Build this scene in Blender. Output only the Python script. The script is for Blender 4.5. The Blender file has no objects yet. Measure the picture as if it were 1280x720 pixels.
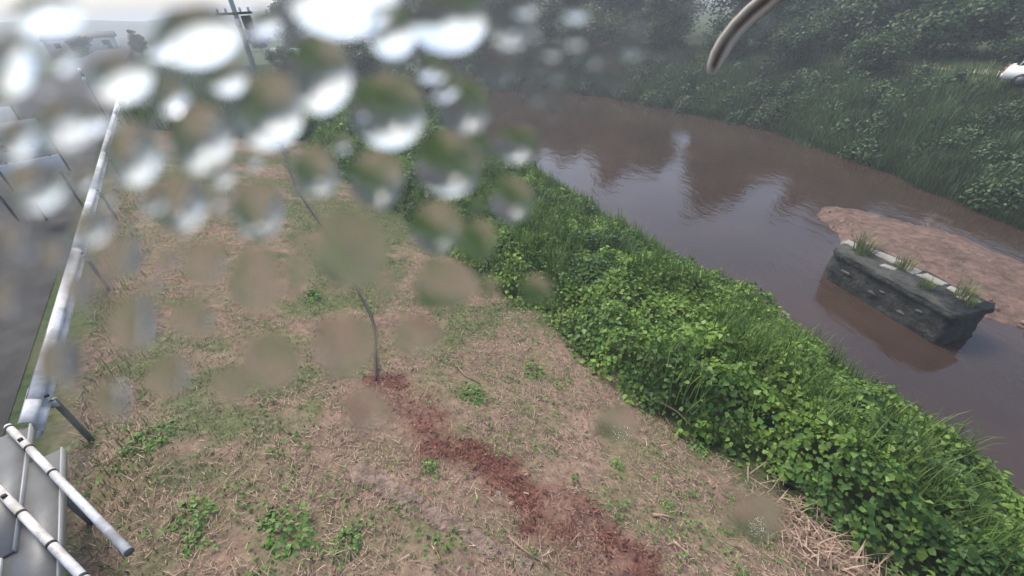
import bpy, math, random
import numpy as np
from mathutils import Vector, Matrix

random.seed(7); rng = np.random.default_rng(7)
scene = bpy.context.scene
C = scene.collection

# ------------------------------------------------------------------ camera
CAM_H = 3.8
F_PX, PITCH, ROLL = 530.0, math.radians(33.8), math.radians(3.5)
sp, cp, st, ct = math.sin(PITCH), math.cos(PITCH), math.sin(ROLL), math.cos(ROLL)
RIGHT = Vector((ct, -st*sp, -st*cp)); UP = Vector((st, ct*sp, ct*cp)); FWD = Vector((0, cp, -sp))
cam_d = bpy.data.cameras.new('camera'); cam = bpy.data.objects.new('camera', cam_d); C.objects.link(cam)
CAM = Vector((0, 0, CAM_H))
M3 = Matrix((RIGHT, UP, -FWD)).transposed()
cam.matrix_world = Matrix.Translation(CAM) @ M3.to_4x4()
cam_d.sensor_width = 36; cam_d.lens = F_PX/1280*36
cam_d.clip_start = 0.005; cam_d.clip_end = 5000
cam_d.dof.use_dof = True; cam_d.dof.focus_distance = 9.0; cam_d.dof.aperture_fstop = 7.0
scene.camera = cam

# ------------------------------------------------------------------ sky and sun (overcast)
SUN_EL, SUN_AZ = math.radians(58), math.radians(-35)     # azimuth from +Y, negative = left
world = bpy.data.worlds.new('World'); scene.world = world; world.use_nodes = True
wn = world.node_tree.nodes; wl = world.node_tree.links
sky = wn.new('ShaderNodeTexSky'); sky.sky_type = 'NISHITA'; sky.sun_disc = False
sky.sun_elevation = SUN_EL; sky.sun_rotation = SUN_AZ
sky.air_density = 1.0; sky.dust_density = 3.0; sky.ozone_density = 1.0
hs = wn.new('ShaderNodeHueSaturation'); hs.inputs['Saturation'].default_value = 0.95
wl.new(sky.outputs[0], hs.inputs['Color']); wl.new(hs.outputs[0], wn['Background'].inputs['Color'])
wn['Background'].inputs['Strength'].default_value = 0.105
sun_d = bpy.data.lights.new('sun', 'SUN'); sun_d.energy = 1.4; sun_d.angle = math.radians(25); sun_d.color = (1, .94, .84)
sun = bpy.data.objects.new('sun', sun_d); C.objects.link(sun)
sdir = Vector((math.sin(SUN_AZ)*math.cos(SUN_EL), math.cos(SUN_AZ)*math.cos(SUN_EL), math.sin(SUN_EL)))
sun.rotation_euler = sdir.to_track_quat('Z', 'Y').to_euler()
scene.view_settings.view_transform = 'Standard'; scene.view_settings.look = 'None'
scene.view_settings.exposure = 1.3; scene.view_settings.gamma = 1.0
scene.cycles.use_denoising = True
scene.cycles.max_bounces = 8; scene.cycles.transmission_bounces = 8; scene.cycles.transparent_max_bounces = 8
scene.cycles.caustics_refractive = False; scene.cycles.caustics_reflective = False

# ------------------------------------------------------------------ noise and terrain functions
_perm = np.random.default_rng(3).random((256, 256))
def vnoise(x, y):
    xi = np.floor(x).astype(int); yi = np.floor(y).astype(int); fx = x-xi; fy = y-yi
    fx = fx*fx*(3-2*fx); fy = fy*fy*(3-2*fy)
    g = lambda i, j: _perm[(i) & 255, (j) & 255]
    return (g(xi, yi)*(1-fx)+g(xi+1, yi)*fx)*(1-fy)+(g(xi, yi+1)*(1-fx)+g(xi+1, yi+1)*fx)*fy
def fbm(x, y, o=4):
    s = 0; a = .5; t = 0
    for k in range(o):
        s = s+a*vnoise(x*2**k+17*k, y*2**k+31*k); t += a; a *= .5
    return s/t
def sstep(x, a, b):
    t = np.clip((x-a)/(b-a), 0, 1); return t*t*(3-2*t)
WATER = -4.2
NY = [-60, 0, 4, 6, 9, 12.5, 18.5, 26, 40, 46, 50, 53, 56, 58, 60, 1500]
NX = [13, 9.2, 8.4, 8, 7.2, 5.6, 3, -1.0, -4.5, -9, -14, -21, -32, -45, -3000, -3000]
FY = [-60, -10, 14, 21, 30, 38, 44, 50, 54, 57, 59, 60, 62, 1500]
FX = [23, 21, 19.8, 19.4, 18.2, 14.5, 11, 5, -4, -16, -30, -46, -3000, -3000]
def ne(x, y): return .82*x+.573*y, -.573*x+.82*y
def xy(n, e): return .82*n-.573*e, .573*n+.82*e
def dnear(x, y): return (np.interp(y, NY, NX)-x)*.85
def dfar(x, y): return (x-np.interp(y, FY, FX))*.9
def ground(x, y):
    x = np.asarray(x, float); y = np.asarray(y, float)
    n, e = ne(x, y)
    zn = np.interp(n, [-60, -2.8, -1.5, 4.2, 7, 10, 13], [0, 0, -.06, -1.8, -2.6, -3.4, -4.0])
    t = np.clip((e-22)/20, 0, 1); zn = zn*(1-t)+np.maximum(zn, -1.3)*t
    wob = (fbm(x*.5+9, y*.5, 2)-.5)*.9
    dn = dnear(x, y)+wob; df = dfar(x, y)+wob
    zl = np.minimum(zn, WATER+.6*dn); zf = np.minimum(WATER+.52*df, -.9)
    z = np.where(df > -.5, zf, zl)
    z = np.maximum(z, WATER-.9)
    amp = sstep(n, -2.6, -1.2)*(.4+.6*sstep(dn, 0, 3))
    return z+amp*((fbm(x*1.3, y*1.3, 3)-.5)*.16+(fbm(x*5+4, y*5, 2)-.5)*.045)
def gz(x, y): return float(ground(x, y))

# ------------------------------------------------------------------ mesh helpers
def mesh_np(name, V, F, cols=None, smooth=False):
    """V (n,3), F list of arrays of equal-size faces"""
    me = bpy.data.meshes.new(name)
    V = np.asarray(V, np.float32)
    if not isinstance(F, list): F = [F]
    F = [np.asarray(f, np.int32) for f in F if len(f)]
    nl = sum(f.size for f in F); nf = sum(len(f) for f in F)
    me.vertices.add(len(V)); me.vertices.foreach_set('co', V.ravel())
    me.loops.add(nl); me.polygons.add(nf)
    me.loops.foreach_set('vertex_index', np.concatenate([f.ravel() for f in F]))
    tot = np.concatenate([np.full(len(f), f.shape[1], np.int32) for f in F])
    start = np.concatenate([[0], np.cumsum(tot)[:-1]]).astype(np.int32)
    me.polygons.foreach_set('loop_start', start)
    if smooth: me.polygons.foreach_set('use_smooth', np.ones(nf, bool))
    me.update(calc_edges=True); me.validate()
    if cols is not None:
        ca = me.color_attributes.new('Col', 'FLOAT_COLOR', 'POINT')
        cc = np.ones((len(V), 4), np.float32); cc[:, :3] = cols
        ca.data.foreach_set('color', cc.ravel())
    return me
def link(name, me, mat=None, parent=None, loc=None, rotz=0, scale=None):
    o = bpy.data.objects.new(name, me); C.objects.link(o)
    if mat and me and not me.materials: me.materials.append(mat)
    if parent: o.parent = parent
    if loc is not None: o.location = loc
    o.rotation_euler.z = rotz
    if scale is not None: o.scale = scale if hasattr(scale, '__len__') else (scale,)*3
    return o
def tag(o, label=None, cat=None, group=None, kind=None):
    if label: o['label'] = label
    if cat: o['category'] = cat
    if group: o['group'] = group
    if kind: o['kind'] = kind
    return o
def thing(name, label, cat, loc=(0, 0, 0), rotz=0, group=None):
    o = bpy.data.objects.new(name, None); C.objects.link(o); o.location = loc; o.rotation_euler.z = rotz
    o.empty_display_size = .2
    return tag(o, label, cat, group)
class MB:
    def __init__(s): s.v = []; s.f4 = []; s.f3 = []; s.c = []
    def add(s, V, F, col=None):
        b = len(s.v); s.v += [tuple(p) for p in V]
        s.c += [col or (1, 1, 1)]*len(V)
        for f in F:
            (s.f4 if len(f) == 4 else s.f3).append([i+b for i in f])
    def box(s, lo, hi, bev=0.0, col=None):
        (x0, y0, z0), (x1, y1, z1) = lo, hi
        b = min(bev, .49*min(x1-x0, y1-y0, z1-z0))
        if b <= 0:
            V = [(x, y, z) for z in (z0, z1) for y in (y0, y1) for x in (x0, x1)]
            s.add(V, [(0, 2, 3, 1), (4, 5, 7, 6), (0, 1, 5, 4), (2, 6, 7, 3), (0, 4, 6, 2), (1, 3, 7, 5)], col)
        else:                         # chamfered on top and vertical edges
            ring = lambda x0, x1, y0, y1, z: [(x0+b, y0, z), (x1-b, y0, z), (x1, y0+b, z), (x1, y1-b, z), (x1-b, y1, z), (x0+b, y1, z), (x0, y1-b, z), (x0, y0+b, z)]
            R = ring(x0, x1, y0, y1, z0)+ring(x0, x1, y0, y1, z1-b)+ring(x0+b, x1-b, y0+b, y1-b, z1)
            F = []
            for k in range(2):
                for i in range(8):
                    j = (i+1) % 8; F.append((k*8+i, k*8+j, k*8+8+j, k*8+8+i))
            F += [(16, 17, 18, 19), (16, 19, 20, 23), (20, 21, 22, 23), (3, 2, 1, 0), (7, 4, 3, 0), (7, 6, 5, 4)]
            s.add(R, F, col)
    def tube(s, pts, rad, sides=8, cap=True, col=None):
        pts = [Vector(p) for p in pts]
        if not hasattr(rad, '__len__'): rad = [rad]*len(pts)
        V = []; F = []; prev = None
        for i, p in enumerate(pts):
            d = (pts[min(i+1, len(pts)-1)]-pts[max(i-1, 0)]).normalized()
            if prev is None:
                a = d.orthogonal().normalized()
            else:
                a = (prev-d*prev.dot(d)).normalized()
            prev = a; b = d.cross(a)
            for k in range(sides):
                t = 2*math.pi*k/sides; V.append(p+(a*math.cos(t)+b*math.sin(t))*rad[i])
        for i in range(len(pts)-1):
            for k in range(sides):
                j = (k+1) % sides; F.append((i*sides+k, i*sides+j, (i+1)*sides+j, (i+1)*sides+k))
        if cap:
            for i, flip in ((0, 1), (len(pts)-1, 0)):
                V.append(pts[i]); c = len(V)-1
                for k in range(sides):
                    j = (k+1) % sides; F.append((i*sides+j, i*sides+k, c) if flip else (i*sides+k, i*sides+j, c))
        s.add(V, F, col)
    def mesh(s, name, smooth=False, cols=False):
        F = []
        if s.f4: F.append(np.array(s.f4))
        if s.f3: F.append(np.array(s.f3))
        return mesh_np(name, np.array(s.v), F, np.array(s.c) if cols else None, smooth)
    def build(s, name, mat, parent=None, smooth=False, cols=False, **k):
        return link(name, s.mesh(name, smooth, cols), mat, parent, **k)
def frames(nrm, yaw):
    """rotation matrices (n,3,3): columns x,y,z with z = nrm and y turned by yaw"""
    z = nrm/np.linalg.norm(nrm, axis=1, keepdims=True)
    h = np.stack([np.cos(yaw), np.sin(yaw), np.zeros_like(yaw)], 1)
    x = np.cross(h, z); x /= np.linalg.norm(x, axis=1, keepdims=True)+1e-9
    y = np.cross(z, x)
    return np.stack([x, y, z], 2)
def scatter(name, tv, tf, pos, R, scale, cols):
    tv = np.asarray(tv, float); n = len(pos); k = len(tv)
    sc = scale if scale.ndim == 2 else scale[:, None]*np.ones(3)
    V = np.einsum('nij,nkj->nki', R, tv[None]*sc[:, None, :])+pos[:, None, :]
    F = (np.asarray(tf)[None]+(np.arange(n)*k)[:, None, None]).reshape(-1, len(tf[0]))
    return mesh_np(name, V.reshape(-1, 3), F, np.repeat(cols, k, 0))
LEAF_V = [(0, 0, 0), (-.36, .26, .07), (-.25, .6, .05), (0, 1.05, -.1), (.25, .6, .05), (.36, .26, .07), (0, .5, -.03)]
LEAF_F = [(0, 6, 1), (1, 6, 2), (2, 6, 3), (3, 6, 4), (4, 6, 5), (5, 6, 0)]
# arching blade: width along x, rising along z, bending along y
BL_V = [(-.5, 0, 0), (.5, 0, 0), (.42, .06, .45), (-.42, .06, .45), (.26, .22, .82), (-.26, .22, .82), (0, .42, 1.0)]
BL_F = [(0, 1, 2), (0, 2, 3), (3, 2, 4), (3, 4, 5), (5, 4, 6)]
def blades(name, x, y, z, h, w, lean, yaw, cols):
    n = len(x)
    R = np.zeros((n, 3, 3)); c, s = np.cos(yaw), np.sin(yaw)
    R[:, 0, 0] = c; R[:, 1, 0] = s; R[:, 0, 1] = -s; R[:, 1, 1] = c; R[:, 2, 2] = 1
    return scatter(name, BL_V, BL_F, np.stack([x, y, z], 1), R, np.stack([w, lean, h], 1), cols)

# ------------------------------------------------------------------ materials
def material(name, base, rough=.8, var=.25, nscale=8., bump=.0, bscale=30., attr=False, spec=.3, rand=0., trans=0., metal=0., col2=None, detail=6.):
    m = bpy.data.materials.new(name); m.use_nodes = True; nt = m.node_tree; N = nt.nodes; L = nt.links
    b = N['Principled BSDF']; b.inputs['Roughness'].default_value = rough; b.inputs['Metallic'].default_value = metal
    b.inputs['Specular IOR Level'].default_value = spec
    tc = N.new('ShaderNodeTexCoord')
    nz = N.new('ShaderNodeTexNoise'); nz.inputs['Scale'].default_value = nscale; nz.inputs['Detail'].default_value = detail
    L.new(tc.outputs['Object'], nz.inputs['Vector'])
    if attr:
        a = N.new('ShaderNodeAttribute'); a.attribute_name = 'Col'; src = a.outputs['Color']
    else:
        r = N.new('ShaderNodeRGB'); r.outputs[0].default_value = (*base, 1); src = r.outputs[0]
        if col2:
            ramp = N.new('ShaderNodeValToRGB'); ramp.color_ramp.elements[0].position = .42; ramp.color_ramp.elements[1].position = .62
            n2 = N.new('ShaderNodeTexNoise'); n2.inputs['Scale'].default_value = nscale*.35; n2.inputs['Detail'].default_value = 8; n2.inputs['Roughness'].default_value = .65
            L.new(tc.outputs['Object'], n2.inputs['Vector']); L.new(n2.outputs[0], ramp.inputs[0])
            ramp.color_ramp.elements[0].color = (*base, 1); ramp.color_ramp.elements[1].color = (*col2, 1); src = ramp.outputs[0]
    mr = N.new('ShaderNodeMapRange'); mr.inputs[1].default_value = .3; mr.inputs[2].default_value = .7
    mr.inputs[3].default_value = 1-var; mr.inputs[4].default_value = 1+var; L.new(nz.outputs[0], mr.inputs[0])
    val = mr.outputs[0]
    if rand:
        oi = N.new('ShaderNodeObjectInfo'); m2 = N.new('ShaderNodeMapRange'); m2.inputs[3].default_value = 1-rand; m2.inputs[4].default_value = 1+rand
        L.new(oi.outputs['Random'], m2.inputs[0]); mu = N.new('ShaderNodeMath'); mu.operation = 'MULTIPLY'
        L.new(val, mu.inputs[0]); L.new(m2.outputs[0], mu.inputs[1]); val = mu.outputs[0]
    mx = N.new('ShaderNodeVectorMath'); mx.operation = 'SCALE'; L.new(src, mx.inputs[0]); L.new(val, mx.inputs['Scale'])
    L.new(mx.outputs[0], b.inputs['Base Color'])
    if bump:
        n3 = N.new('ShaderNodeTexNoise'); n3.inputs['Scale'].default_value = bscale; n3.inputs['Detail'].default_value = 8
        L.new(tc.outputs['Object'], n3.inputs['Vector'])
        bp = N.new('ShaderNodeBump'); bp.inputs['Strength'].default_value = bump; bp.inputs['Distance'].default_value = .05
        L.new(n3.outputs[0], bp.inputs['Height']); L.new(bp.outputs[0], b.inputs['Normal'])
    if trans:
        t = N.new('ShaderNodeBsdfTranslucent'); L.new(mx.outputs[0], t.inputs['Color'])
        ms = N.new('ShaderNodeMixShader'); ms.inputs[0].default_value = trans
        L.new(b.outputs[0], ms.inputs[1]); L.new(t.outputs[0], ms.inputs[2]); L.new(ms.outputs[0], N['Material Output'].inputs[0])
    return m
M = {}
M['ground'] = material('ground_soil', None, .95, .3, 9, .5, 22, attr=True, spec=.1)
M['straw'] = material('dry_straw', None, .8, .15, 20, attr=True, spec=.15)
M['leaf'] = material('leaf_blade', None, .5, .12, 6, attr=True, spec=.3, trans=.25)
M['vine'] = material('vine_leaf', (.11, .21, .04), .45, .15, 12, spec=.35, rand=.4, trans=.25)
M['asphalt'] = material('asphalt', (.04, .039, .039), .9, .25, 2.5, .2, 120, spec=.2, col2=(.055, .053, .052))
M['rail'] = material('white_rail_paint', (.6, .61, .65), .4, .2, 5, .15, 8, spec=.5, col2=(.34, .33, .31))
M['galv'] = material('galvanised_steel', (.14, .143, .143), .5, .12, 5, .05, 30, spec=.5, metal=.25)
M['galv_lit'] = material('galvanised_edge_highlight', (.32, .33, .33), .45, .1, 5, .05, 30, spec=.5, metal=.2)  # paler copy of galv, paints an edge highlight onto the plank flanges
M['black'] = material('black_rubber', (.02, .02, .022), .55, .2, 10, spec=.3)
M['white'] = material('white_plastic', (.75, .75, .74), .4, .06, 4, spec=.4)
M['pipe'] = material('dirty_white_pipe', (.7, .7, .7), .4, .15, 9, .1, 20, spec=.4, col2=(.42, .39, .35))
M['pier'] = material('wet_old_concrete', (.028, .031, .028), .75, .35, 5, .8, 9, spec=.35, col2=(.06, .06, .052))
M['piertop'] = material('broken_concrete', (.33, .31, .28), .85, .3, 6, .6, 14, col2=(.2, .19, .15))
M['patch'] = material('lime_stain', (.13, .13, .12), .85, .3, 8, .5, 14, col2=(.08, .08, .075))
M['sand'] = material('wet_sand', (.15, .098, .076), .85, .35, 4, 1.0, 7, spec=.25, col2=(.105, .068, .053))
M['stone'] = material('stone', (.24, .185, .15), .85, .25, 9, .4, 20, rand=.35)
M['wood'] = material('weathered_wood', (.23, .165, .13), .9, .35, 14, .8, 30, col2=(.14, .10, .075))
M['stick'] = material('dry_stick', (.34, .25, .18), .85, .25, 12, rand=.3)
M['bark'] = material('bark', (.07, .055, .04), .9, .3, 9, .6, 14)
M['pole'] = material('pole_concrete', (.34, .34, .33), .8, .12, 4, .1, 30)
M['wall'] = material('pale_render', (.62, .62, .6), .8, .1, 2, .1, 20, col2=(.55, .54, .5))
M['tan'] = material('tan_render', (.42, .33, .25), .85, .12, 2, .1, 20)
M['roof'] = material('dark_roof_tile', (.07, .07, .08), .6, .2, 4, .3, 12)
M['glass'] = material('dark_glass', (.02, .025, .03), .08, .1, 2, spec=.6)
M['paint'] = material('white_car_paint', (.78, .78, .78), .25, .03, 2, spec=.5)
M['red'] = material('faded_red_print', (.5, .13, .11), .6, .2, 10)
M['hill'] = material('wooded_hill', (.035, .06, .035), .95, .4, .1, .5, .2, col2=(.05, .075, .04))
def water_mat():
    m = bpy.data.materials.new('muddy_water'); m.use_nodes = True; N = m.node_tree.nodes; L = m.node_tree.links
    b = N['Principled BSDF']; b.inputs['Roughness'].default_value = .03; b.inputs['IOR'].default_value = 1.33; b.inputs['Specular IOR Level'].default_value = .85
    tc = N.new('ShaderNodeTexCoord')
    n = N.new('ShaderNodeTexNoise'); n.inputs['Scale'].default_value = .25; n.inputs['Detail'].default_value = 5; L.new(tc.outputs['Object'], n.inputs[0])
    r = N.new('ShaderNodeValToRGB'); r.color_ramp.elements[0].position = .35; r.color_ramp.elements[1].position = .7
    r.color_ramp.elements[0].color = (.04, .027, .021, 1); r.color_ramp.elements[1].color = (.058, .037, .028, 1)
    L.new(n.outputs[0], r.inputs[0]); L.new(r.outputs[0], b.inputs['Base Color'])
    mp = N.new('ShaderNodeMapping'); mp.inputs['Scale'].default_value = (1.0, .45, 1); mp.inputs['Rotation'].default_value = (0, 0, .3)
    L.new(tc.outputs['Object'], mp.inputs[0])
    w1 = N.new('ShaderNodeTexNoise'); w1.inputs['Scale'].default_value = 2.2; w1.inputs['Detail'].default_value = 4; L.new(mp.outputs[0], w1.inputs[0])
    w2 = N.new('ShaderNodeTexNoise'); w2.inputs['Scale'].default_value = 11; w2.inputs['Detail'].default_value = 2; L.new(mp.outputs[0], w2.inputs[0])
    mu = N.new('ShaderNodeMath'); mu.operation = 'MULTIPLY_ADD'; mu.inputs[1].default_value = .25
    L.new(w2.outputs[0], mu.inputs[0]); L.new(w1.outputs[0], mu.inputs[2])
    bp = N.new('ShaderNodeBump'); bp.inputs['Strength'].default_value = .3; bp.inputs['Distance'].default_value = .06
    L.new(mu.outputs[0], bp.inputs['Height']); L.new(bp.outputs[0], b.inputs['Normal'])
    return m
M['water'] = water_mat()
def drop_mat():
    m = bpy.data.materials.new('rain_water'); m.use_nodes = True; N = m.node_tree.nodes; L = m.node_tree.links
    N.remove(N['Principled BSDF']); g = N.new('ShaderNodeBsdfGlass'); g.inputs['IOR'].default_value = 1.33; g.inputs['Roughness'].default_value = 0.0
    nz = N.new('ShaderNodeTexNoise'); nz.inputs['Scale'].default_value = 200
    r = N.new('ShaderNodeValToRGB'); r.color_ramp.elements[0].color = (.97, .98, 1, 1); r.color_ramp.elements[1].color = (1, 1, 1, 1)
    L.new(nz.outputs[0], r.inputs[0]); L.new(r.outputs[0], g.inputs['Color'])
    L.new(g.outputs[0], N['Material Output'].inputs[0]); return m
M['drop'] = drop_mat()

# ------------------------------------------------------------------ ground sheet
def axis(*segs):
    out = []
    for a, b, s in segs: out += list(np.arange(a, b, s))
    return np.array(sorted(set(np.round(out+[segs[-1][1]], 4))))
gx = axis((-1500, -300, 120), (-300, -80, 20), (-80, -26, 2.5), (-26, -14, .5), (-14, 9.5, .14), (9.5, 45, .6), (45, 100, 4), (100, 300, 25), (300, 1500, 120))
gy = axis((-120, -20, 15), (-20, -2, 1.5), (-2, 22, .14), (22, 75, .7), (75, 160, 4), (160, 400, 20), (400, 2400, 200))
X, Y = np.meshgrid(gx, gy); Z = ground(X, Y)
def zone_masks(x, y):
    n, e = ne(x, y)
    wob = (fbm(x*.9, y*.9, 3)-.5)*1.1
    mown = sstep(n, -2.7, -2.2)*(1-sstep(n+wob, 4.1, 4.7))*(1-sstep(e+wob*3, 26, 32))
    # brown windrow of dead thatch running down the slope
    t = np.array([(-1.95, 4.6), (-1.3, 3.85), (-.9, 3.45), (-.2, 3.02), (.28, 2.55), (.85, 2.05), (1.7, 1.2)])
    d = np.full(np.shape(x), 9.)
    for i in range(len(t)-1):
        a, b = t[i], t[i+1]; ab = b-a
        u = np.clip(((x-a[0])*ab[0]+(y-a[1])*ab[1])/(ab@ab), 0, 1)
        d = np.minimum(d, np.hypot(x-a[0]-u*ab[0], y-a[1]-u*ab[1])-.04*u-.035*i)
    wind = (1-sstep(d+(fbm(x*4, y*4, 3)-.5)*.75, .02, .38))*(.45+.55*sstep(fbm(x*3+60, y*3, 3), .35, .6))
    g = fbm(x*.55+3, y*.55+8, 4)
    # green shows most in a strip beside the thicket, near the rail and in scattered patches
    strip = np.exp(-((n-2.3-.05*e)/1.0)**2)*sstep(e, 3.0, 6)
    edge = np.exp(-((n+1.6)/.7)**2)
    g2 = fbm(x*2.6+30, y*2.6+5, 3)
    green = sstep(g+.16*strip+.08*edge+(g2-.5)*.6-.05*sstep(n, 2.5, 4)*(1-sstep(e, 5, 8)), .53, .66)*(1-wind)
    return mown, wind, green
mown, wind, green = zone_masks(X, Y)
n_, e_ = ne(X, Y)
straw = np.array([.22, .152, .112])*(.8+.45*fbm(X*1.7, Y*1.7, 3))[..., None]
soil = np.array([.13, .095, .075]); grn = np.array([.08, .11, .045]); red = np.array([.14, .062, .05])
k = sstep(fbm(X*6, Y*6, 2), .35, .65)[..., None]
k2 = sstep(fbm(X*2.2+12, Y*2.2+40, 4), .42, .6)[..., None]
col = straw*(1-.45*k)+soil*.45*k
col = col*(1-.45*k2)+np.array([.12, .13, .06])*.45*k2
col = col*(1-.7*green[..., None])+grn*.7*green[..., None]
col = col*(1-wind[..., None])+red*wind[..., None]
veg = np.array([.05, .07, .03])*(.7+.6*fbm(X*.4, Y*.4, 3))[..., None]
col = veg*(1-mown[..., None])+col*mown[..., None]
bed = 1-sstep(Z, WATER-.05, WATER+.25)
col = col*(1-bed[..., None])+np.array([.12, .075, .055])*bed[..., None]
ny, nx = X.shape
idx = np.arange(nx*ny).reshape(ny, nx)
F = np.stack([idx[:-1, :-1], idx[:-1, 1:], idx[1:, 1:], idx[1:, :-1]], -1).reshape(-1, 4)
tag(link('ground', mesh_np('ground', np.stack([X, Y, Z], -1).reshape(-1, 3), F, col.reshape(-1, 3), True), M['ground']), kind='structure')

# river surface
tag(link('river', mesh_np('river', [(-400, -120, WATER), (120, -120, WATER), (120, 1500, WATER), (-400, 1500, WATER)], np.array([[0, 1, 2, 3]])), M['water']), kind='structure')

# asphalt road behind the rail
b = MB()
es = [-60, -20, 0, 20, 40, 80, 160, 400, 1200]
V = []
for e in es:
    for n in (-9.2, -2.95): x, y = xy(n, e); V.append((x, y, .012))
b.add(V, [(2*i, 2*i+1, 2*i+3, 2*i+2) for i in range(len(es)-1)])
tag(b.build('road', M['asphalt']), kind='structure')

# sandbar
def sandbar(poly, hgt, name, step=.22):
    P = np.array(poly, float); x0, y0 = P.min(0)-.6; x1, y1 = P.max(0)+.6
    xs = np.arange(x0, x1, step); ys = np.arange(y0, y1, step); x, y = np.meshgrid(xs, ys)
    ins = np.zeros(x.shape, bool); d = np.full(x.shape, 99.)
    for i in range(len(P)):
        a, c = P[i], P[(i+1) % len(P)]
        cond = ((a[1] > y) != (c[1] > y)); ins ^= cond & (x < (c[0]-a[0])*(y-a[1])/(c[1]-a[1]+1e-9)+a[0])
        ab = c-a; u = np.clip(((x-a[0])*ab[0]+(y-a[1])*ab[1])/(ab@ab), 0, 1)
        d = np.minimum(d, np.hypot(x-a[0]-u*ab[0], y-a[1]-u*ab[1]))
    sd = np.where(ins, d, -d)+(fbm(x*.9, y*.9, 3)-.5)*.8+(fbm(x*3.1, y*3.1, 2)-.5)*.35
    z = WATER-.12+np.clip(sd+.25, 0, 1.2)/1.2*hgt*(1+.0*x)+(fbm(x*1.8+7, y*1.8, 3)-.5)*.11*sstep(sd, -.2, .5)
    z = np.where(sd < -.4, WATER-.3, z)
    ny, nx = x.shape; ix = np.arange(nx*ny).reshape(ny, nx)
    F = np.stack([ix[:-1, :-1], ix[:-1, 1:], ix[1:, 1:], ix[1:, :-1]], -1).reshape(-1, 4)
    me = mesh_np(name, np.stack([x, y, z], -1).reshape(-1, 3), F, None, True)
    tag(link(name, me, M['sand']), kind='structure'); return xs, ys, z
bar = sandbar([(13.4, 17.5), (12.5, 15.4), (12.2, 13.5), (12.0, 11), (12.3, 9.2), (13.6, 8.3), (15, 6), (16, 2), (18.5, 2), (18.2, 8), (17.3, 11.6), (16.3, 14.5), (14.8, 16.3)], .36, 'sandbar')
sandbar([(10.9, 15.6), (11.4, 14.5), (11.9, 14.2), (11.5, 15.2)], .17, 'mud_shoal', .1)
sandbar([(9.6, 24.9), (10.6, 24.2), (11, 24.6), (10.2, 25.3)], .17, 'mud_shoal', .12)

n = 2600; x = 11.9+6.3*rng.random(n); y = 2.5+14*rng.random(n); bz = bar[2][np.clip(np.searchsorted(bar[1], y), 0, len(bar[1])-1), np.clip(np.searchsorted(bar[0], x), 0, len(bar[0])-1)]
k = (fbm(x*1.1+5, y*1.1, 3) > .48) & (bz > WATER-.02); x, y, bz = x[k], y[k], bz[k]; n = len(x)
nr = np.stack([rng.normal(0, .4, n), rng.normal(0, .4, n), np.ones(n)], 1)
me = scatter('gravel', [(-.5, -.5, -.6), (.5, -.4, -.6), (.45, .5, -.6), (-.4, .45, -.6), (.05, 0, .45)], [(0, 1, 4), (1, 2, 4), (2, 3, 4), (3, 0, 4)],
             np.stack([x, y, bz+.0], 1), frames(nr, rng.random(n)*6.283), .03+.09*rng.random(n)**3, np.array([(.17, .115, .09), (.11, .08, .065), (.22, .17, .14)])[rng.integers(0, 3, n)])
tag(link('bar_gravel', me, M['straw']), 'loose gravel strewn over the sandbar', 'gravel', kind='stuff')

# ------------------------------------------------------------------ guardrail along the road
RAIL_N, RAIL_E0 = -2.2, 3.1
rail_dir = np.array([-.573, .82]); ANG = math.atan2(.82, -.573)      # local x runs along the rail
def rail_pt(e, n=RAIL_N, z=0.): x, y = xy(n, e); return Vector((x, y, z))
g = thing('guardrail', 'long white W-beam guardrail running beside the road at left', 'guardrail', rail_pt(0))
prof = [(o_, .8-(.8-h_)*.68) for o_, h_ in [(-.045, .80), (-.02, .79), (.02, .745), (.045, .70), (.02, .655), (-.02, .63), (-.02, .60), (.02, .575), (.045, .53), (.02, .485), (-.02, .455), (-.045, .45)]]   # (offset to the slope side, height)
def beam(e0, e1, skew=0.):
    V = []; F = []; k = len(prof); th = .012
    for e in (e0, e1):
        for off, h in prof: V.append(rail_pt(e, RAIL_N+off*1.0+skew, h)-g.location)
        for off, h in prof: V.append(rail_pt(e, RAIL_N+off-th+skew, h)-g.location)
    for i in range(k-1):
        F += [(i, i+1, 2*k+i+1, 2*k+i), (k+i+1, k+i, 3*k+i, 3*k+i+1)]
    F += [(0, 2*k, 3*k, k), (k-1, 2*k-1, 4*k-1, 3*k-1)]
    for q in (0, 2*k):
        for i in range(k-1): F.append((q+i, q+k+i, q+k+i+1, q+i+1) if q == 0 else (q+i, q+i+1, q+k+i+1, q+k+i))
    mb = MB(); mb.add(V, F); return mb
posts = [5.35+4.0*i for i in range(16)]
e = 4.9
for i in range(16):
    e1 = 5.35+4.0*i+.12
    beam(e, e1, .006*(i % 2)).build('beam', M['rail'], g); e = e1-.2
post_me = None
for i, pe in enumerate(posts):
    p = rail_pt(pe, RAIL_N+.07); z0 = gz(p.x, p.y)
    if post_me is None:
        mb = MB(); mb.tube([(0, 0, -.5), (0, 0, .64), (0, 0, .655)], [.03, .03, .02], 12); post_me = mb.mesh('post', True)
        mb = MB(); mb.box((-.03, -.04, .56), (.03, .02, .64)); br_me = mb.mesh('bracket')
        mb = MB(); mb.tube([(0, -.1, 0), (0, .02, 0)], .016, 8); bolt_me = mb.mesh('bolt')
    po = link('post', post_me, M['galv'], g, loc=p+Vector((0, 0, 0))-g.location)
    link('bracket', br_me, M['rail'], po, loc=(0, 0, 0), rotz=math.atan2(.573, .82)+math.pi/2+math.pi)
    if i < 5:
        for dz in (.58, .71): link('bolt', bolt_me, M['black'], po, loc=(-.02*.82, -.02*.573, dz), rotz=math.atan2(.573, .82)-math.pi/2)

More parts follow.
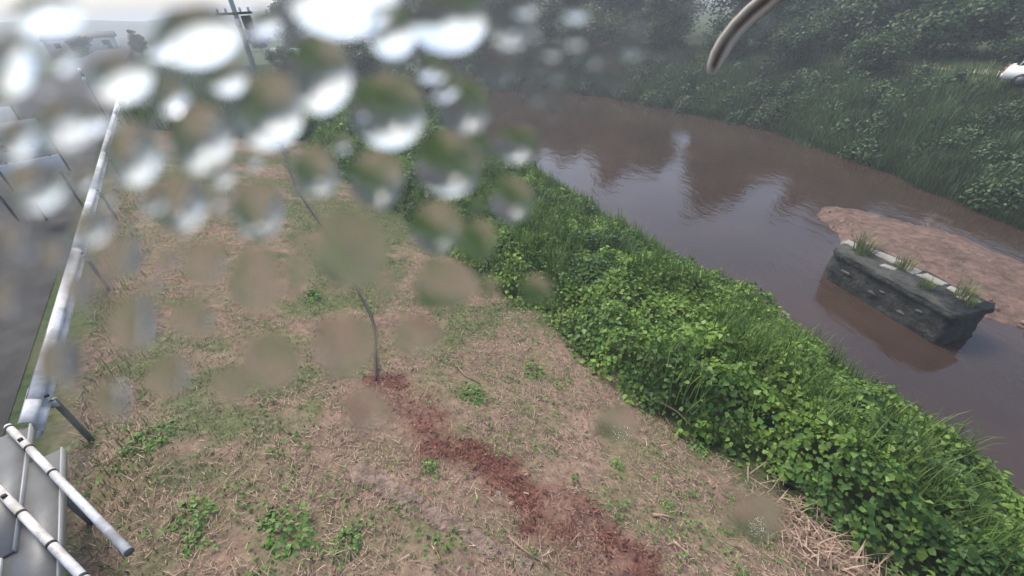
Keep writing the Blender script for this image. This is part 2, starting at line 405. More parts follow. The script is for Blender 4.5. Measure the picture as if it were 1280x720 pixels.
# pipe and plank barrier where the rail ends close to the camera
def on(px, py, pz): return Vector((px, py, pz))
P1a, P1b = on(-4.72, 2.70, .8), on(-2.75, 1.51, .8)
P2a, P2b = on(-4.3, 2.12, .8), on(-2.6, 1.17, .8)
def banded_pipe(a, b, label, bands):
    t = thing('barrier_pipe', label, 'pipe', a, 0, 'white pipes across the rail end')
    d = b-a; mb = MB(); mb.tube([Vector((0, 0, 0)), d], .028, 14); mb.build('pipe', M['pipe'], t, True)
    for u in bands:
        c = d*u; w = d.normalized()*.014
        mb = MB(); mb.tube([c-w, c+w], .0315, 14); mb.build('band', M['black'], t, True)
    mb = MB(); mb.tube([d, d+d.normalized()*.01], .03, 14); mb.build('end_cap', M['galv'], t, True)
    mb = MB(); c = d*.16; mb.tube([c+Vector((0, 0, .02)), c+Vector((0, 0, .045))], .018, 8); mb.build('bolt', M['black'], t)
banded_pipe(P1a, P1b, 'white pipe with black bands reaching furthest over the slope from the rail end', (.02, .22, .44))
banded_pipe(P2a, P2b, 'white banded pipe at the bottom left corner, nearer the camera than its twin', (.03, .3, .56, .8))
def plank(a, b, w, label):
    a, b = Vector(a), Vector(b); d = (b-a); L = d.length; ang = math.atan2(d.y, d.x)
    t = thing('steel_plank', label, 'plank', a, ang, 'grey planks under the white pipes')
    mb = MB(); mb.box((0, -w/2, -.012), (L, w/2, .012)); mb.build('web', M['galv'], t)
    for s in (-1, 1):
        mb = MB(); mb.box((0, s*(w/2+.006)-.006, -.05), (L, s*(w/2+.006)+.006, .03)); mb.build('flange', M['galv_lit'], t)
    for u in (.12, .88):
        p = a.lerp(b, u); mb = MB(); mb.tube([(L*u, 0, -.012), (L*u, 0, gz(p.x, p.y)-a.z-.1)], .03, 8); mb.build('leg', M['galv'], t, True)
plank((-4.72, 2.66, .73), (-3.78, 1.5, .73), .3, 'grey steel plank lying under the white pipes, the one against the rail')
plank((-4.2, 2.38, .71), (-3.1, 1.05, .71), .3, 'grey steel plank lying under the white pipes, the one on the slope side')

# signboards beyond the rail
def sign(name, label, c, w, h, rows, frame_gap, rz, marks=True, legs=True):
    t = thing(name, label, 'sign', (c[0], c[1], 0), rz, 'white signboards by the road')
    z = c[2]
    for (z0, z1) in rows:
        mb = MB(); mb.box((-w/2, -.015, z0), (w/2, .015, z1)); bo = mb.build('board', M['white'], t)
        if marks and z1-z0 > .5:
            rr = random.Random(5)
            for r in range(2):
                for k in range(3):
                    x0 = -w*.3+k*w*.2+.03; zz = z0+(z1-z0)*(.58-.3*r)
                    mb = MB()
                    for q in range(3): mb.box((x0, -.019, zz+q*.05), (x0+.12-.02*rr.random(), -.0155, zz+q*.05+.018))
                    mb.box((x0+.05, -.0185, zz-.01), (x0+.068, -.0153, zz+.14))
                    mb.build('lettering', M['red'], bo)
    z0 = rows[0][0]-.02; z1 = rows[-1][1]+.02
    for s in (-1, 1):
        mb = MB(); mb.box((s*(w/2+.02)-.02, -.02, z0), (s*(w/2+.02)+.02, .02, z1)); mb.build('frame', M['galv'], t)
    if legs:
        for s in (-1, 1):
            mb = MB(); mb.tube([(s*w*.35, .045, -.3), (s*w*.35, .045, z1-.05)], .028, 8); mb.build('leg', M['galv'], t, True)
sign('roadside_sign', 'white signboard with faded red writing standing beyond the rail', (-10.9, 10.1, 0), 1.05, 1, [(1.0, 1.38), (1.42, 2.2)], 0, math.radians(44))
sign('roadside_sign', 'white blank framed board just above and behind the red-lettered sign', (-14.0, 12.6, 0), 1.2, 1, [(1.5, 2.15)], 0, math.radians(46), marks=False)
sign('roadside_sign', 'white signboard cut by the left edge, beside the red-lettered sign', (-12.1, 9.7, 0), .8, 1, [(1.0, 1.62)], 0, math.radians(46), marks=False)

# ------------------------------------------------------------------ pier of an old bridge
pier = thing('bridge_pier', 'dark weathered concrete pier remnant standing in the brown river', 'pier', (11.3, 9.75, WATER), math.atan2(-.97, .2))
PW, PH = 1.25, 1.02                       # local x runs towards the camera end, y to the far side... width
def pier_outline(L0, L1, w, s):
    L1 = L1-.72; L0 = L0+.18
    return [(L0+.05, -w*.36), (L0+.35, -w*.5), (L1-.02, -w*.5), (L1+.06, -w*.4), (L1+.02, w*.42), (L1-.1, w*.5), (L0+.4, w*.5), (L0-.02, w*.28)]
rs = random.Random(2)
def loft(rings, closed_top=True):
    V = []; F = []; k = len(rings[0])
    for r in rings: V += r
    for i in range(len(rings)-1):
        for j in range(k): F.append((i*k+j, i*k+(j+1) % k, (i+1)*k+(j+1) % k, (i+1)*k+j))
    c = Vector((0, 0, 0))
    for p in rings[-1]: c += Vector(p)
    V.append(c/k)
    for j in range(k): F.append(((len(rings)-1)*k+j, (len(rings)-1)*k+(j+1) % k, len(V)-1))
    return V, F
def subdiv_ring(o, m=7):
    out = []
    for i in range(len(o)):
        a, b_ = o[i], o[(i+1) % len(o)]
        mm = max(1, int(math.hypot(b_[0]-a[0], b_[1]-a[1])/.09))
        for k in range(mm): out.append((a[0]+(b_[0]-a[0])*k/mm, a[1]+(b_[1]-a[1])*k/mm))
    return out
def pier_rings(zs, grow, L0=-2.3, L1=2.3, w=PW, amp=.055):
    base = subdiv_ring(pier_outline(L0, L1, w, 0)); R = []
    for z in zs:
        g_ = grow(z); r = []
        for (x, y) in base:
            nn = float(fbm(np.array(x*2.6+z*2), np.array(y*2.6+z*4.1+40), 4))-.5
            l = 1+g_; r.append((x*(1+g_*.3)+nn*amp*2*(1 if x > 0 else -1), y*l+nn*amp*2*(1 if y > 0 else -1), z+nn*amp*.6))
        R.append(r)
    return R
mb = MB(); mb.add(*loft(pier_rings([-.8, -.3, 0, .08, .16, .24, .32, .4, .48, .56, .64, .72, .8, .84], lambda z: .05-.06*z))); mb.build('shaft', M['pier'], pier)
mb = MB(); mb.add(*loft(pier_rings([.80, .84, .93, .985, 1.01], lambda z: .075 if .82 < z < .98 else .03, -2.3, 2.34, PW, .08))); mb.build('cap', M['pier'], pier)
for (x, y, a, w, h) in [(-2.0, .12, .1, .5, .3), (-1.0, .36, .04, .8, .34), (-.35, .34, -.05, .5, .42), (.25, .4, .0, .7, .36), (.85, .42, -.03, .45, .26), (-.6, -.1, .3, .4, .2), (1.25, .3, .2, .4, .3), (-1.5, .3, .3, .35, .3)]:
    mb = MB(); ring = []
    for (u, v) in ((-1, -1), (-.3, -1), (.4, -1), (1, -1), (1, 0), (1, 1), (.3, 1), (-.4, 1), (-1, 1), (-1, .1)):
        ring.append((u*w*.5*(.75+.35*rs.random()), v*h*.5*(.7+.45*rs.random())))
    tz = (rs.random()-.5)*.12
    mb.add(*loft([[(p[0], p[1], -.08) for p in ring], [(p[0], p[1], .03+tz*p[0]) for p in ring], [(p[0]*.93, p[1]*.9, .05+tz*p[0]+.015*rs.random()) for p in ring]]))
    o = mb.build('concrete_slab', M['piertop'], pier, loc=(x, y, .985), rotz=a)
for (x, z, w, h) in [(-1.3, .52, .34, .12), (-.35, .38, .3, .14), (-.1, .56, .2, .1), (.55, .3, .26, .1), (.9, .6, .2, .08)]:
    mb = MB(); ring = [(math.cos(t)*w*.5*(.8+.4*rs.random()), math.sin(t)*h*.5*(.8+.4*rs.random())) for t in np.linspace(0, 2*math.pi, 8)[:-1]]
    mb.add(*loft([[(p[0], .06, p[1]) for p in ring], [(p[0], -.0, p[1]) for p in ring], [(p[0]*.8, -.018, p[1]*.8) for p in ring]]))
    mb.build('render_patch', M['patch'], pier, loc=(x, -PW*.5-.022+.03*(z-.5), z))
def pier_world(x, y, z):
    a = pier.rotation_euler.z; return Vector((11.3+x*math.cos(a)-y*math.sin(a), 9.75+x*math.sin(a)+y*math.cos(a), WATER+z))

# ------------------------------------------------------------------ plants built from blades
def tuft_mesh(name, n, h, spread, cols, seed, wide=.02, leanf=.5):
    r = np.random.default_rng(seed)
    a = r.random(n)*6.283; d = np.sqrt(r.random(n))*spread
    base = np.array(cols)[r.integers(0, len(cols), n)]*(.75+.5*r.random((n, 1)))
    hh = h*(.5+.6*r.random(n))
    return blades(name, np.cos(a)*d, np.sin(a)*d, -np.ones(n)*.03, hh, wide*(.7+.6*r.random(n)), hh*leanf*(.6+1.2*r.random(n)), a-1.57+r.normal(0, .5, n), base)
GC = [(.10, .17, .045), (.08, .14, .04), (.15, .19, .06)]
def plant(name, label, me, loc, rz, sc, group, stem=False):
    t = tag(link(name, me, M['leaf'], None, loc, rz, sc), label, 'plant', group); return t
tm = [tuft_mesh('weed_tuft', 80, .5, .24, [(.17, .23, .07), (.13, .19, .06), (.24, .24, .1)], s, .02, .75) for s in (1, 2, 3)]
for (x, y, sc, m, lab) in [(-1.55, .02, 1.25, 0, 'biggest weed tuft growing at the far upstream end of the pier top'),
                           (-.45, .22, .9, 1, 'weed tuft beside the pale broken slab midway along the pier'),
                           (.5, -.2, .75, 2, 'short weed tuft leaning over the dark face of the pier'),
                           (1.1, .3, .95, 1, 'dry yellowish weed tuft near the downstream end of the pier'),
                           (1.42, .1, .5, 0, 'small weed tuft on the far corner of the pier end')]:
    plant('weed_tuft', lab, tm[m], pier_world(x, y, 1.03), x, sc, 'weed tufts on the pier')

# ------------------------------------------------------------------ mown slope: litter and short grass
def on_slope(n_pts, e0, e1, n0=-2.3, n1=4.9):
    e = e0+(e1-e0)*rng.random(n_pts)**1.5; n = n0+(n1-n0)*rng.random(n_pts)
    x, y = xy(n, e); return x, y
# dry straw
x, y = on_slope(200000, -1.5, 27); mo, wi, gr = zone_masks(x, y)
dens = fbm(x*1.9+50, y*1.9, 3)
keep = rng.random(len(x)) < mo*(1-.7*gr)*(.12+1.3*sstep(dens, .38, .62)); x, y, wi = x[keep], y[keep], wi[keep]
n = len(x); base = np.array([(.34, .25, .18), (.28, .2, .15), (.42, .32, .23), (.14, .10, .08), (.32, .215, .17)])[rng.integers(0, 5, n)]
base = base*(.7+.5*rng.random((n, 1))); base = base*(1-wi[:, None])+base*np.array([.6, .42, .4])*wi[:, None]
nr = np.stack([rng.normal(0, .35, n), rng.normal(0, .35, n), np.ones(n)], 1)
yaw = rng.normal(2.2, .9, n)
ln = .04+.15*rng.random(n)**2.5; wd = .004+.007*rng.random(n)**2
me = scatter('straw', [(-.5, 0, 0), (.5, 0, 0), (.35, .5, .12), (-.35, .5, .12), (0, 1, .02)], [(0, 1, 2), (0, 2, 3), (3, 2, 4)],
             np.stack([x, y, ground(x, y)+.012+.02*rng.random(n)], 1), frames(nr, yaw), np.stack([wd, ln, ln*.6], 1), base)
tag(link('straw_litter', me, M['straw']), 'dry mown straw strewn over the slope', 'straw', kind='stuff')
# short green grass
x, y = on_slope(170000, -1.5, 30); mo, wi, gr = zone_masks(x, y)
keep = rng.random(len(x)) < mo*(.19+gr*.75)*(1-wi); x, y = x[keep], y[keep]; n = len(x)
cl = fbm(x*1.1+90, y*1.1, 2)
base = np.array([(.16, .22, .08), (.17, .21, .09), (.13, .18, .07), (.2, .2, .11)])[rng.integers(0, 4, n)]*(.7+.5*rng.random((n, 1)))
h = (.018+.03*rng.random(n))*(.7+.8*cl)
me = blades('short_grass', x, y, ground(x, y)-.01, h, .007+.007*rng.random(n), h*(.4+.9*rng.random(n)), rng.random(n)*6.283, base)
tag(link('short_grass', me, M['leaf']), 'short green grass regrowing in patches between the straw', 'grass', kind='stuff')
# taller uncut grass along the rail foot and beyond the mown part
def tall_grass(name, n, fn, h0, h1, cols, label, w=.014):
    x, y = fn(n); n = len(x)
    base = np.array(cols)[rng.integers(0, len(cols), n)]*(.65+.6*rng.random((n, 1)))
    h = h0+(h1-h0)*rng.random(n)
    me = blades(name, x, y, ground(x, y)-.03, h, w*(.7+.7*rng.random(n)), h*(.25+.7*rng.random(n)), rng.random(n)*6.283, base)
    return tag(link(name, me, M['leaf']), label, 'grass', kind='stuff')
def rail_foot(n):
    e = 1.0+34*rng.random(n)**1.3; nn = RAIL_N+.3+rng.normal(0, .16, n); return xy(nn, e)
tall_grass('verge_grass', 2800, rail_foot, .06, .18, [(.15, .19, .08), (.2, .2, .1), (.26, .22, .13)], 'uncut grass along the foot of the white guardrail')
def beyond(n):
    e = 26+60*rng.random(n)**1.4; nn = -2+17*rng.random(n); x, y = xy(nn, e); k = (dnear(x, y) > .6); return x[k], y[k]
tall_grass('meadow_grass', 26000, beyond, .3, .9, [(.06, .11, .035), (.08, .13, .04), (.11, .15, .05)], 'rough green meadow grass beyond the mown slope', .05)

# leafy weed clumps on the slope
def weed_mesh(name, n, spread, size, seed, cols):
    r = np.random.default_rng(seed); a = r.random(n)*6.283; d = np.sqrt(r.random(n))*spread
    pos = np.stack([np.cos(a)*d, np.sin(a)*d, .01+.10*(1-d/spread)*r.random(n)+.03*r.random(n)], 1)
    nr = np.stack([np.cos(a)*.5+r.normal(0, .4, n), np.sin(a)*.5+r.normal(0, .4, n), np.ones(n)], 1)
    cc = np.array(cols)[r.integers(0, len(cols), n)]*(.75+.5*r.random((n, 1)))
    return scatter(name, LEAF_V, LEAF_F, pos, frames(nr, a+r.normal(0, .5, n)), size*(.6+.8*r.random(n)), cc)
WC = [(.12, .25, .05), (.09, .2, .04), (.15, .27, .07)]
wm = [weed_mesh('leafy_weed', 130, .22, .05, 11, WC), weed_mesh('leafy_weed', 90, .16, .045, 12, WC), weed_mesh('leafy_weed', 280, .30, .05, 13, WC)]
weeds = [((-2.33, 2.13), 2, .95, 'bright green weed clump at the bottom edge, left of the pale half-buried plank'),
         ((-4.14, 3.16), 0, 1.0, 'low green weed clump right of the banded pipe end'),
         ((-3.2, 2.25), 0, .9, 'green weed clump near the bottom, between the banded pipe and the brightest clump'),
         ((-3.05, 2.0), 1, .8, 'small weed clump at the bottom edge, first right of the white pipe tips'),
         ((-1.75, 2.05), 0, .7, 'green weed tuft growing beside the half-buried plank'),
         ((2.6, 3.8), 1, .9, 'lone weed clump on pale straw close to the vine thicket'),
         ((1.25, 3.35), 1, .7, 'small weed on straw just right of the brown windrow'),
         ((-.72, 4.46), 2, .8, 'weed patch above the brown thatch windrow, right of the cable end'),
         ((.25, 5.3), 0, .9, 'weed patch in the green strip near the thicket foot'),
         ((-1.15, 3.05), 1, .9, 'weed clump left of the brown windrow'),
         ((-4.0, 6.9), 0, 1.1, 'weed clump left of the black cable midway up the slope'),
         ((-3.4, 9.0), 2, .9, 'weed patch left of the black cable higher up the slope'),
         ((1.75, 2.75), 1, .6, 'tiny weed on straw between windrow and thicket')]
for (p, m, sc, lab) in weeds:
    plant('leafy_weed', lab, wm[m], (p[0], p[1], gz(*p)), p[0]*3, sc, 'weed clumps on the mown slope')
# many more little sprouts nobody could count
x, y = on_slope(1200, -1, 18); mo, wi, gr = zone_masks(x, y); keep = (mo > .8) & (wi < .3); x, y = x[keep], y[keep]
pos = []; 
for i in range(len(x)):
    k = rng.integers(5, 16); sp = .05+.09*rng.random()
    px_, py_ = x[i]+rng.normal(0, sp, k), y[i]+rng.normal(0, sp, k)
    pos.append(np.stack([px_, py_, ground(px_, py_)+.02+.05*rng.random(k)], 1))
pos = np.concatenate(pos); n = len(pos)
nr = np.stack([rng.normal(0, .5, n), rng.normal(0, .5, n), np.ones(n)], 1)
me = scatter('weed_sprouts', LEAF_V, LEAF_F, pos, frames(nr, rng.random(n)*6.283), .025+.03*rng.random(n), np.array(WC)[rng.integers(0, 3, n)]*(.6+.5*rng.random((n, 1))))
tag(link('weed_sprouts', me, M['leaf']), 'small weed sprouts scattered over the mown slope', 'weeds', kind='stuff')

# windrow chips: woody crumbs along the brown strip
x, y = on_slope(60000, -1.5, 6, -1, 4); mo, wi, gr = zone_masks(x, y); keep = rng.random(len(x)) < wi*.5*sstep(wi, .2, .8); x, y = x[keep], y[keep]; n = len(x)
base = np.array([(.17, .075, .06), (.11, .052, .042), (.21, .10, .08), (.27, .2, .16)])[rng.choice(4, n, p=[.4, .35, .2, .05])]*(.7+.6*rng.random((n, 1)))
nr = np.stack([rng.normal(0, .6, n), rng.normal(0, .6, n), np.ones(n)], 1)
me = scatter('thatch', [(-.5, 0, 0), (.5, 0, 0), (.5, 1, .1), (-.4, .9, .15), (0, .5, .4)], [(0, 1, 4), (1, 2, 4), (2, 3, 4), (3, 0, 4)],
             np.stack([x, y, ground(x, y)+.01+.05*rng.random(n)], 1), frames(nr, rng.random(n)*6.283), np.stack([.008+.022*rng.random(n)**3, .02+.07*rng.random(n)**2, .012+.02*rng.random(n)], 1), base)
tag(link('thatch_windrow', me, M['straw']), 'reddish brown windrow of crumbled dead thatch on the slope', 'thatch', kind='stuff')

# half-buried plank, sticks and stones
kb = MB(); a, c = Vector((-1.93, 2.93, 0)), Vector((-.0, 1.9, 0)); dd = (c-a).normalized(); sd = Vector((-dd.y, dd.x, 0))
V = []; F = []; m = 16
for i in range(m):
    u = i/(m-1); p = a.lerp(c, u); z = gz(p.x, p.y); w = .13*(1-.25*u)*(1+.12*math.sin(i*2.3)); hh = .06-.045*u+.015*math.sin(i*1.7)+.01*math.sin(i*4.1)
    for s, t in ((-1, -.06), (-.95, hh*.8), (-.35, hh), (.4, hh*.95), (.95, hh*.7), (1, -.06)): V.append(p+sd*w*s+Vector((0, 0, z+t)))
for i in range(m-1):
    for j in range(5): F.append((i*6+j, (i+1)*6+j, (i+1)*6+j+1, i*6+j+1))
F += [(0, 1, 2, 3), (0, 3, 4, 5)]
kb.add(V, F); tag(kb.build('old_plank', M['wood']), 'pale half-buried old plank sunk in the straw at bottom centre', 'plank')
def stick(pts, r, label):
    mb = MB(); P = [Vector((x, y, gz(x, y)+h)) for x, y, h in pts]
    mb.tube(P, [r*(1-.5*i/(len(P)-1)) for i in range(len(P))], 6)
    return tag(mb.build('dry_stick', M['stick'], None, True), label, 'stick', 'dry sticks on the slope')
stick([(3.35, 2.45, .05), (3.6, 2.3, .08), (3.9, 2.15, .06), (4.1, 2.1, .03)], .028, 'thick pale dry stick lying at the thicket foot near the bottom')
stick([(3.5, 2.75, .03), (3.75, 2.5, .12), (3.85, 2.2, .1)], .018, 'dry stick leaning in the brushwood heap above the thick pale one')
stick([(3.3, 2.85, .04), (3.7, 2.75, .1), (3.95, 2.55, .05)], .016, 'dry stick topmost in the brushwood heap by the thicket')
stick([(3.62, 2.05, .04), (3.9, 1.95, .07), (4.15, 1.75, .05)], .02, 'dry stick at the very bottom edge beside the thicket')
stick([(2.3, 4.9, .05), (2.6, 4.6, .09), (2.75, 4.2, .04)], .02, 'dark dry stick lying along the thicket edge by a straw bare patch')
stick([(1.5, 2.62, .03), (1.62, 2.6, .045), (1.75, 2.58, .03)], .022, 'short pale stick beside the brown windrow')
stick([(1.62, 2.3, .03), (1.72, 2.18, .05), (1.8, 2.1, .03)], .016, 'short pale stick at the bottom edge right of the windrow')
stick([(-1.0, 5.2, .02), (-.85, 4.95, .03), (-.6, 4.8, .02)], .012, 'thin dry stick in the green patch above the windrow')
stick([(-.2, 2.25, .03), (-.05, 2.1, .05), (.2, 1.95, .03)], .016, 'thin dry stick just right of the half-buried plank')
# brushwood crumbs at the thicket foot
n = 900; e = rng.normal(0, 1, n)*.45-.15; nn = 4.25+rng.normal(0, .28, n); x, y = xy(nn, e)
nr = np.stack([rng.normal(0, .5, n), rng.normal(0, .5, n), np.ones(n)], 1)
base = np.array([(.38, .28, .2), (.3, .2, .15), (.2, .14, .1)])[rng.integers(0, 3, n)]
me = scatter('brushwood', [(-.5, 0, 0), (.5, 0, 0), (.35, .5, .12), (-.35, .5, .12), (0, 1, .02)], [(0, 1, 2), (0, 2, 3), (3, 2, 4)],
             np.stack([x, y, ground(x, y)+.03+.1*rng.random(n)], 1), frames(nr, rng.random(n)*6.283), np.stack([.008+.012*rng.random(n), .1+.3*rng.random(n), .1+.1*rng.random(n)], 1), base)
tag(link('brushwood', me, M['straw']), 'heap of pale dry brushwood at the foot of the thicket', 'brushwood', kind='stuff')
def rock_mesh(seed):
    r = random.Random(seed); mb = MB(); V = [(0, 0, .5)]; 
    for z, q in ((.32, .38), (0, .5), (-.25, .4)):
        for k in range(7):
            t = 6.283*k/7+z; s = q*(.75+.5*r.random()); V.append((math.cos(t)*s, math.sin(t)*s*.8, z*(.8+.4*r.random())))
    F = [(0, 1+k, 1+(k+1) % 7) for k in range(7)]
    for q in range(2):
        for k in range(7): F.append((1+q*7+k, 8+q*7+k, 8+q*7+(k+1) % 7, 1+q*7+(k+1) % 7))
    mb.add(V, F); return mb.mesh('rock')
rk = [rock_mesh(s) for s in range(4)]
rocks = [(-.62, 3.0, .11, 'pale stone on the left edge of the windrow'), (-.3, 2.78, .09, 'small pale stone below the first one at the windrow edge'),
         (-.16, 2.66, .10, 'stone in the row left of the windrow, lowest but one'), (-1.93, 2.96, .13, 'whitish stone against the upper end of the half-buried plank'),
         (-.08, 2.5, .08, 'lowest stone in the row left of the windrow'), (.55, 2.2, .10, 'pale brown stone inside the lower windrow'), (.75, 2.08, .09, 'pale brown stone at the bottom edge of the windrow'),
         (-.45, 2.35, .07, 'small stone between plank and windrow near the bottom'), (2.0, 4.9, .1, 'stone among straw near the thicket foot')]
for i, (x, y, s, lab) in enumerate(rocks):
    tag(link('stone', rk[i % 4], M['stone'], None, (x, y, gz(x, y)+.0), i*1.3, (s*.7, s*1.0, s*.4)), lab, 'stone', 'stones on the slope')
for i, (x, y, s, lab) in enumerate([(13.75, 8.25, .3, 'wet stone on the sandbar edge closest to the pier end'), (14.2, 7.95, .26, 'wet stone in the middle of the sandbar edge cluster'), (14.1, 7.5, .3, 'wet stone of the sandbar edge cluster, nearest the right edge'), (13.9, 8.6, .2, 'smallest wet stone at the upper side of the sandbar edge cluster')]):
    tag(link('river_stone', rk[i % 4], M['stone'], None, (x, y, WATER+.08), i*1.1, (s, s, s*.6)), lab, 'stone', 'stones on the sandbar edge')

# black cable lying on the slope
cp_ = [(-2.09, 4.53), (-2.3, 5.3), (-2.56, 6.21), (-3.17, 7.36), (-4.3, 9.4), (-5.46, 11.47), (-7.03, 14.02), (-9.0, 17.8), (-10.7, 21.2)]
P = []
for i in range(len(cp_)-1):
    for k in range(6):
        u = k/6; x_ = cp_[i][0]*(1-u)+cp_[i+1][0]*u; y_ = cp_[i][1]*(1-u)+cp_[i+1][1]*u; P.append((x_, y_, gz(x_, y_)+.085))
for it in range(6):
    P = [P[0]]+[tuple((P[i-1][q]+P[i][q]*2+P[i+1][q])/4 for q in range(3)) for i in range(1, len(P)-1)]+[P[-1]]
mb = MB(); mb.tube(P, [.016+.03*i/len(P) for i in range(len(P))], 6); tag(mb.build('cable', M['black'], None, True), 'thin black cable running down the mown slope from the utility pole', 'cable')

# utility pole
up = thing('utility_pole', 'slim grey utility pole with crossarm beyond the mown slope', 'utility pole', (-10.95, 21.7, gz(-10.95, 21.7)))
mb = MB(); mb.tube([(0, 0, -.5), (0, 0, 9)], [.125, .085], 12); mb.build('pole', M['pole'], up, True)
for z in (5.55, 7.6):
    mb = MB(); mb.box((-.75, -.16, z), (.75, -.08, z+.09)); ca = mb.build('crossarm', M['bark'], up)
    for q in (-.65, -.3, .3, .65):
        mb = MB(); mb.tube([(q, -.12, z+.09), (q, -.12, z+.14), (q, -.12, z+.2), (q, -.12, z+.24)], [.03, .06, .045, .06], 8); mb.build('insulator', M['white'], ca, True)
mb = MB(); mb.tube([(.42, -.05, 5.0), (.42, -.05, 5.08), (.42, -.05, 5.5)], [.14, .2, .2], 12); mb.build('junction_box', M['black'], up, True)
mb = MB(); mb.box((-.06, -.2, 5.15), (.12, -.1, 5.4)); mb.build('lamp_housing', M['white'], up)

# ------------------------------------------------------------------ vine thicket on the near river bank
def thick(x, y):
    n, e = ne(x, y); wob = (fbm(x*.8+5, y*.8, 3)-.5)*1.2+.5*sstep(e, 14, 22)*np.sin(e*.7)
    dn = dnear(x, y)
    t = sstep(n+wob, 4.15, 5.3)*(1-.55*sstep(dn, .9, -.3))
    bump = .45+.9*fbm(x*.75, y*.75, 3)+.6*(fbm(x*2.4, y*2.4, 2)-.5)
    return t*(.25+.75*t)*bump*(1+.25*sstep(e, 10, 20)), dn, n+wob, e
def bush_pts(n):
    e = -4+38*rng.random(n)**1.35; nn = 3.9+11*rng.random(n); x, y = xy(nn, e)
    t, dn, nw, e = thick(x, y)
    k = (dn > -.45) & (t > .04) & (x < 12) & (rng.random(n) < np.clip(t*3, 0, 1)*(.3+.9*sstep(fbm(x*3.2+8, y*3.2, 2), .3, .55))); return x[k], y[k], t[k], e[k]
x, y, t, e = bush_pts(390000); n = len(x)
eps = .12
gx_ = (thick(x+eps, y)[0]+ground(x+eps, y)-thick(x-eps, y)[0]-ground(x-eps, y))/(2*eps)
gy_ = (thick(x, y+eps)[0]+ground(x, y+eps)-thick(x, y-eps)[0]-ground(x, y-eps))/(2*eps)
depth = rng.random(n)**1.5*.34
z = ground(x, y)+np.maximum(t-depth*np.clip(t*1.6, .2, 1), .02)+.03*rng.normal(0, 1, n)
nr = np.stack([-gx_*.7+rng.normal(0, .62, n), -gy_*.7-.12+rng.normal(0, .62, n), np.ones(n)], 1)
patch = fbm(x*.8+70, y*.8+20, 3); hue = sstep(patch+.25*(rng.random(n)-.5), .38, .64)[:, None]
c = np.array([.06, .125, .03])*(1-hue)+np.array([.165, .27, .045])*hue
yl = rng.random(n) < .03; c[yl] = np.array([.16, .23, .05])
c = c*(.65+.65*rng.random((n, 1)))
sz = (.045+.08*rng.random(n)**1.8)*(1+.5*sstep(e, 12, 26))
thk = thing('vine_thicket', 'dense green vine thicket covering the near river bank', 'thicket', (6, 7, gz(6, 7)))
pos = np.stack([x, y, z], 1); R = frames(nr, rng.random(n)*6.283)
# the largest-looking leaves are single parts, the rest one mass
dist = np.linalg.norm(pos-np.array([0, 0, CAM_H]), axis=1)
vis = (depth < .04) & (pos[:, 1]*cp-(pos[:, 2]-CAM_H)*sp > 0) & (t > .4)
proj_x = pos[:, 0]*F_PX/np.maximum(.1, pos[:, 1]*cp-(pos[:, 2]-CAM_H)*sp)
vis &= (np.abs(proj_x) < 660)
order = np.argsort(np.where(vis, dist/sz, 1e9)); single = order[:280]
rest = np.ones(n, bool); rest[single] = False
me = scatter('foliage', LEAF_V, LEAF_F, pos[rest]-np.array(thk.location), R[rest], np.stack([sz*1.15, sz, sz], 1)[rest], c[rest])
tag(link('foliage', me, M['leaf'], thk), kind='stuff')
lm = mesh_np('leaf', LEAF_V, np.array(LEAF_F))
for i in single:
    o = link('leaf', lm, M['vine'], thk)
    m4 = Matrix([list(R[i][r]) for r in range(3)]).to_4x4(); m4.translation = Vector(pos[i]+np.array([0, 0, .015]))-thk.location
    o.matrix_local = m4 @ Matrix.Diagonal((sz[i]*1.15, sz[i], sz[i], 1))
# woody stems inside, seen where the foliage gapes
mb = MB()
for i in range(40):
    e0 = 2+14*rng.random(); n0 = 4.6+.8*rng.random(); x0, y0 = xy(n0, e0); L = .5+.7*rng.random()
    x1, y1 = x0+rng.normal(0, .3), y0+rng.normal(0, .3)
    mb.tube([(x0, y0, gz(x0, y0)), ((x0+x1)/2, (y0+y1)/2, gz(x0, y0)+L*.55), (x1, y1, gz(x1, y1)+L*.8)], [.012, .009, .005], 5)
st_ = mb.build('stems', M['stick'], thk, loc=-thk.location); st_['kind'] = 'stuff'
# tall grass blades in and along the river side of the thicket
def edge_grass(n):
    e = -3+34*rng.random(n)**1.2; nn = 4.5+10*rng.random(n); x, y = xy(nn, e); t, dn, nw, e = thick(x, y)
    cl = fbm(x*.9+33, y*.9+11, 3)
    k = (dn > -.6) & ((rng.random(n) < 1.1*sstep(dn, 1.4, .1)*sstep(e, 5, 12)) | (rng.random(n) < .8*sstep(cl, .52, .62)*(t > .3)))
    return x[k], y[k], t[k]
x, y, t = edge_grass(75000); n = len(x)
base = np.array([(.11, .19, .04), (.13, .22, .05), (.17, .24, .07), (.08, .14, .035)])[rng.integers(0, 4, n)]*(.7+.5*rng.random((n, 1)))
h = .35+.4*rng.random(n)
me = blades('bank_grass', x, y, ground(x, y)+np.maximum(t-.28, 0), h, .012+.014*rng.random(n), h*(.4+.9*rng.random(n)), rng.random(n)*6.283, base)
tag(link('bank_grass', me, M['leaf']), 'long arching grass blades growing through the thicket and at the water edge', 'grass', kind='stuff')

